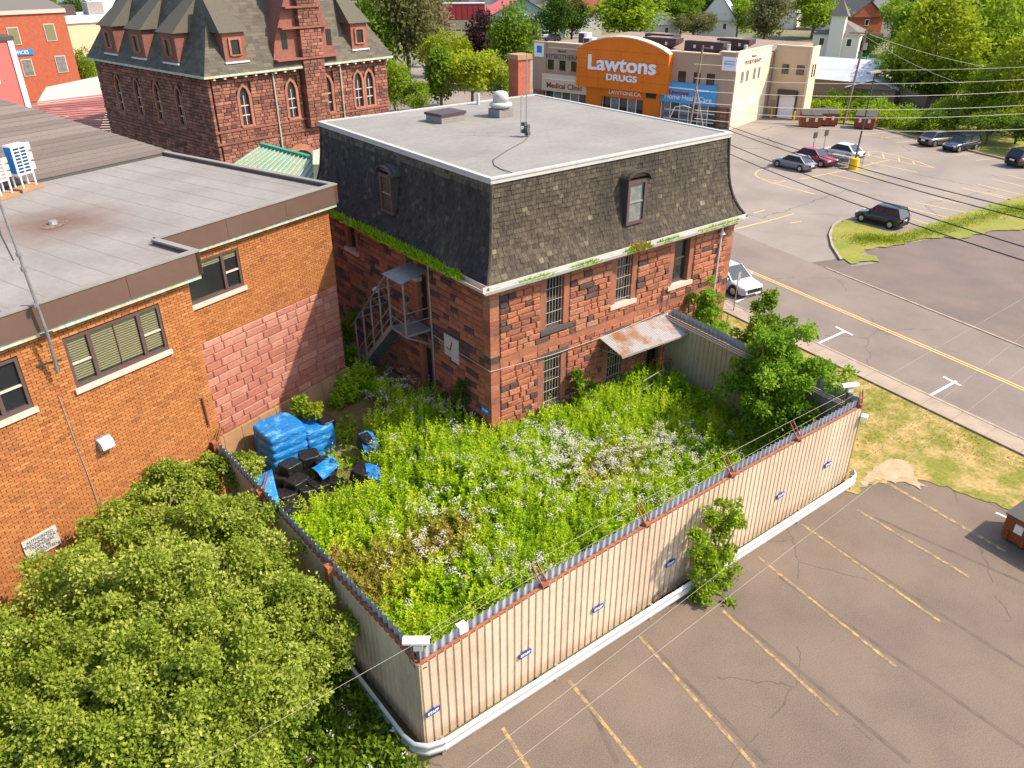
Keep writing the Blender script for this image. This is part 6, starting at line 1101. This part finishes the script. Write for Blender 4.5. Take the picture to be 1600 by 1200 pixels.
n = 1500; Q = np.stack([r.uniform(-8.9, -3.5, n), r.uniform(.2, 6.5, n)], 1); Q = Q[[(y < 5.2+(x+9.85)*.344-.2) and not (-7.8 < x < -4.7 and y > 3.9) for x, y in Q]]; Q = Q[r.random(len(Q)) < .35+.5*np.sin(Q[:, 0]*2)*np.sin(Q[:, 1]*2.3)]; n = len(Q); NL = 10; idx = np.repeat(np.arange(n), NL); az = r.uniform(0, 6.3, n*NL); hq = r.uniform(.1, .45, n)
C0 = np.stack([Q[idx, 0], Q[idx, 1], np.array([hy(x, y) for x, y in Q])[idx]+hq[idx]*r.random(n*NL)], 1); stuff_mesh('low_weeds', leaves(C0, np.stack([np.cos(az), np.sin(az), .4+r.random(n*NL)], 1), r.uniform(.08, .2, n*NL), r.uniform(.015, .05, n*NL), r), L_['weed'], np.clip(r.normal(.5, .25, n*NL), 0, 1), 'low weeds growing between the dumped bales', 'weeds')
Q = yard_pts(700); n = len(Q); V = leaves(np.column_stack([Q, [hy(x, y)+.3 for x, y in Q]]), np.stack([r.normal(0, .16, n), r.normal(0, .16, n), np.ones(n)], 1), r.uniform(.6, 1.15, n), np.full(n, .009), r); stuff_mesh('dead_stalks', V, L_['pale'], np.clip(r.normal(.6, .2, n), 0, 1), 'thin dead stalks standing among the yard weeds', 'weeds')
def flowers(name, label, pts, hz, n, rad, size):
    C_ = []; 
    for (x, y), z in zip(pts, hz): q = r.normal(size=(n, 3))*np.array([rad, rad, rad*.55]); C_.append(q+np.array([x, y, z]))
    C_ = np.concatenate(C_); d = r.normal(size=(len(C_), 3)); d[:, 2] = np.abs(d[:, 2])*.4; stuff_mesh(name, leaves(C_, d, np.full(len(C_), size), np.full(len(C_), size*.45), r), M['petal'], r.random(len(C_)), label, 'flowers')
fp = [tuple(G(r.normal(955, 105), r.normal(728, 36), 1.1)[:2]) for i in range(260)]+[tuple(G(r.normal(870, 35), r.normal(705, 16), 1.1)[:2]) for i in range(60)]+[tuple(G(r.normal(1040, 30), r.normal(690, 20), 1.1)[:2]) for i in range(40)]+[tuple(G(r.normal(690, 60), r.normal(830, 45), 1.0)[:2]) for i in range(45)]+[tuple(G(r.normal(830, 40), r.normal(880, 14), 1.0)[:2]) for i in range(34)]+[tuple(G(r.uniform(560, 1180), r.uniform(690, 900), 1.0)[:2]) for i in range(90)]+[tuple(G(r.normal(690, 45), r.normal(640, 14), 1.3)[:2]) for i in range(50)]+[tuple(G(r.normal(600, 20), r.normal(600, 20), 1.5)[:2]) for i in range(22)]
fp = [p for p in fp if -9 < p[0] < 9.3 and p[1] > -9.3 and not (p[0] > -.1 and p[1] > -.2)]
flowers('white_flowers', 'clusters of small white flowers above the yard weeds', fp, [hy(*p)+r.uniform(.72, 1.12) for p in fp], 32, .085, .048)
# low plants outside the left fence, gutter plants, lawn tufts
n = 5200; P = np.stack([r.uniform(-16, -9.75, n), r.uniform(-16.5, -4, n)], 1); P = P[(P[:, 1] > -12.6+(-9.7-P[:, 0])*.75+0*P[:, 0]-2.2)]; n = len(P); NL = 9; idx = np.repeat(np.arange(n), NL); t = np.tile(np.linspace(.2, 1, NL), n); H = r.uniform(.18, .55, n)*np.clip((P[:, 0]+18)/6, .4, 1); az = r.uniform(0, 6.3, n*NL)
C0 = np.stack([P[idx, 0]+.05*np.cos(az), P[idx, 1]+.05*np.sin(az), H[idx]*t], 1); V = leaves(C0, np.stack([np.cos(az), np.sin(az), .5+r.random(n*NL)], 1), r.uniform(.10, .24, n*NL), r.uniform(.025, .06, n*NL), r)
stuff_mesh('fence_side_weeds', V, L_['mid'], np.clip(r.normal(.55, .2, n*NL), 0, 1), 'low green weeds at the foot of the shaded fence side', 'weeds')
fp2 = [(r.uniform(-12.5, -9.8), r.uniform(-11.5, -6)) for i in range(26)]; flowers('fence_side_flowers', 'scattered small white flowers at the foot of the shaded fence', fp2, [.5]*26, 10, .05, .05)
def gut(name, label, pts, n, hm, lm):
    k = r.integers(0, len(pts), n); q = np.array(pts)[k]+r.normal(size=(n, 3))*np.array([.07, .07, 0]); q[:, 2] = np.array(pts)[k][:, 2]
    d = np.stack([r.normal(0, .6, n), r.normal(0, .6, n), np.abs(r.normal(.9, .3, n))], 1); L = hm*r.uniform(.4, 1.1, n); stuff_mesh(name, leaves(q, d, L, L*.16, r), L_[lm], np.clip(r.normal(.55, .2, n), 0, 1), label, 'weeds')
gut('gutter_weeds', 'thick green weeds growing along the shaded side gutter', [(g0-.13, y, ZB-.05) for y in np.concatenate([np.linspace(1.2, 9.8, 120), np.linspace(3, 8.5, 120), np.linspace(10.2, 13.6, 20)])], 5200, .36, 'weed')
gut('gutter_weeds', 'patchy green weeds growing in the white gutter above the sunlit wall', [(x, g0-.12, ZB-.06) for x in np.concatenate([np.linspace(1.2, 2.4, 12), np.linspace(3.6, 4.9, 14), np.linspace(6.5, 7.7, 40), np.linspace(8.4, 9.6, 12), np.linspace(11, 13.6, 24)])], 1500, .2, 'weed')
gut('gutter_grass', 'tuft of yellow grass hanging from the gutter below the dormer', [(x, g0-.14, ZB-.05) for x in np.linspace(6.9, 7.6, 10)], 350, .34, 'dry')
n = 16000; P = np.stack([r.uniform(10, 20, n), r.uniform(-22, 8, n)], 1); P = P[(P[:, 0] < 18.6+.125*P[:, 1]) & (P[:, 0] > 10.2) & ((P[:, 1] > -9.4-(P[:, 0]-10)*.0) | (P[:, 0] > 12.9+np.maximum(0, -10.3-P[:, 1])*.55+1.2))]
cl = np.sin(P[:, 0]*1.7+np.sin(P[:, 1]*1.3))*np.sin(P[:, 1]*1.5); P = P[r.random(len(P)) < .55+.45*cl]; n = len(P); d = np.stack([r.normal(0, .7, n), r.normal(0, .7, n), np.full(n, .8)], 1)
stuff_mesh('lawn_tufts', leaves(np.column_stack([P, np.full(n, .02)]), d, r.uniform(.07, .17, n), r.uniform(.012, .025, n), r), L_['dry'], np.clip(r.normal(.5, .25, n), 0, 1), 'short dry yellow-green grass tufts on the verge', 'grass')
n = 6000; cv = np.array([G(px, py)[:2] for px, py in [(1325,362),(1318,390),(1340,380),(1360,372),(1385,378),(1425,370),(1470,358),(1520,345),(1570,332),(1600,325),(1600,340)]]); k = r.integers(2, len(cv)-1, n); P = cv[k]+(cv[k+1]-cv[k])*r.random((n, 1))+r.normal(0, .5, (n, 2)); d = np.stack([r.normal(0, .7, n), r.normal(0, .7, n), np.full(n, .8)], 1)
stuff_mesh('island_tufts', leaves(np.column_stack([P, np.full(n, .07)]), d, r.uniform(.10, .22, n), r.uniform(.015, .03, n), r), L_['yellow'], np.clip(r.normal(.35, .2, n), 0, 1), 'green grass tufts on the car park island', 'grass')
bl = [(px, py) for px, py in [(1286,172),(1300,166),(1320,164),(1345,166),(1290,178),(1310,172),(1330,176),(1352,178),(1372,182),(1395,188),(1415,192),(1435,200),(1300,186),(1340,186),(1380,194),(1410,202),(1450,212)]]
V_, T_ = [], []
for i, (px, py) in enumerate(bl): p = G(px, py); v, t = blob_leaves([(p[0]+a, p[1]+c, r.uniform(.1, 1.3), r.uniform(.6, 1.25)) for a, c in ((0,0),(1.2,.8),(-1.2,-.8),(.3,-1.2),(-.4,1.3))], 1500, .26, r); V_.append(v); T_.append(t)
stuff_mesh('bank_brush', np.concatenate(V_), L_['lime'], np.concatenate(T_), 'low lime green brush covering the bank by the dumpsters', 'brush')
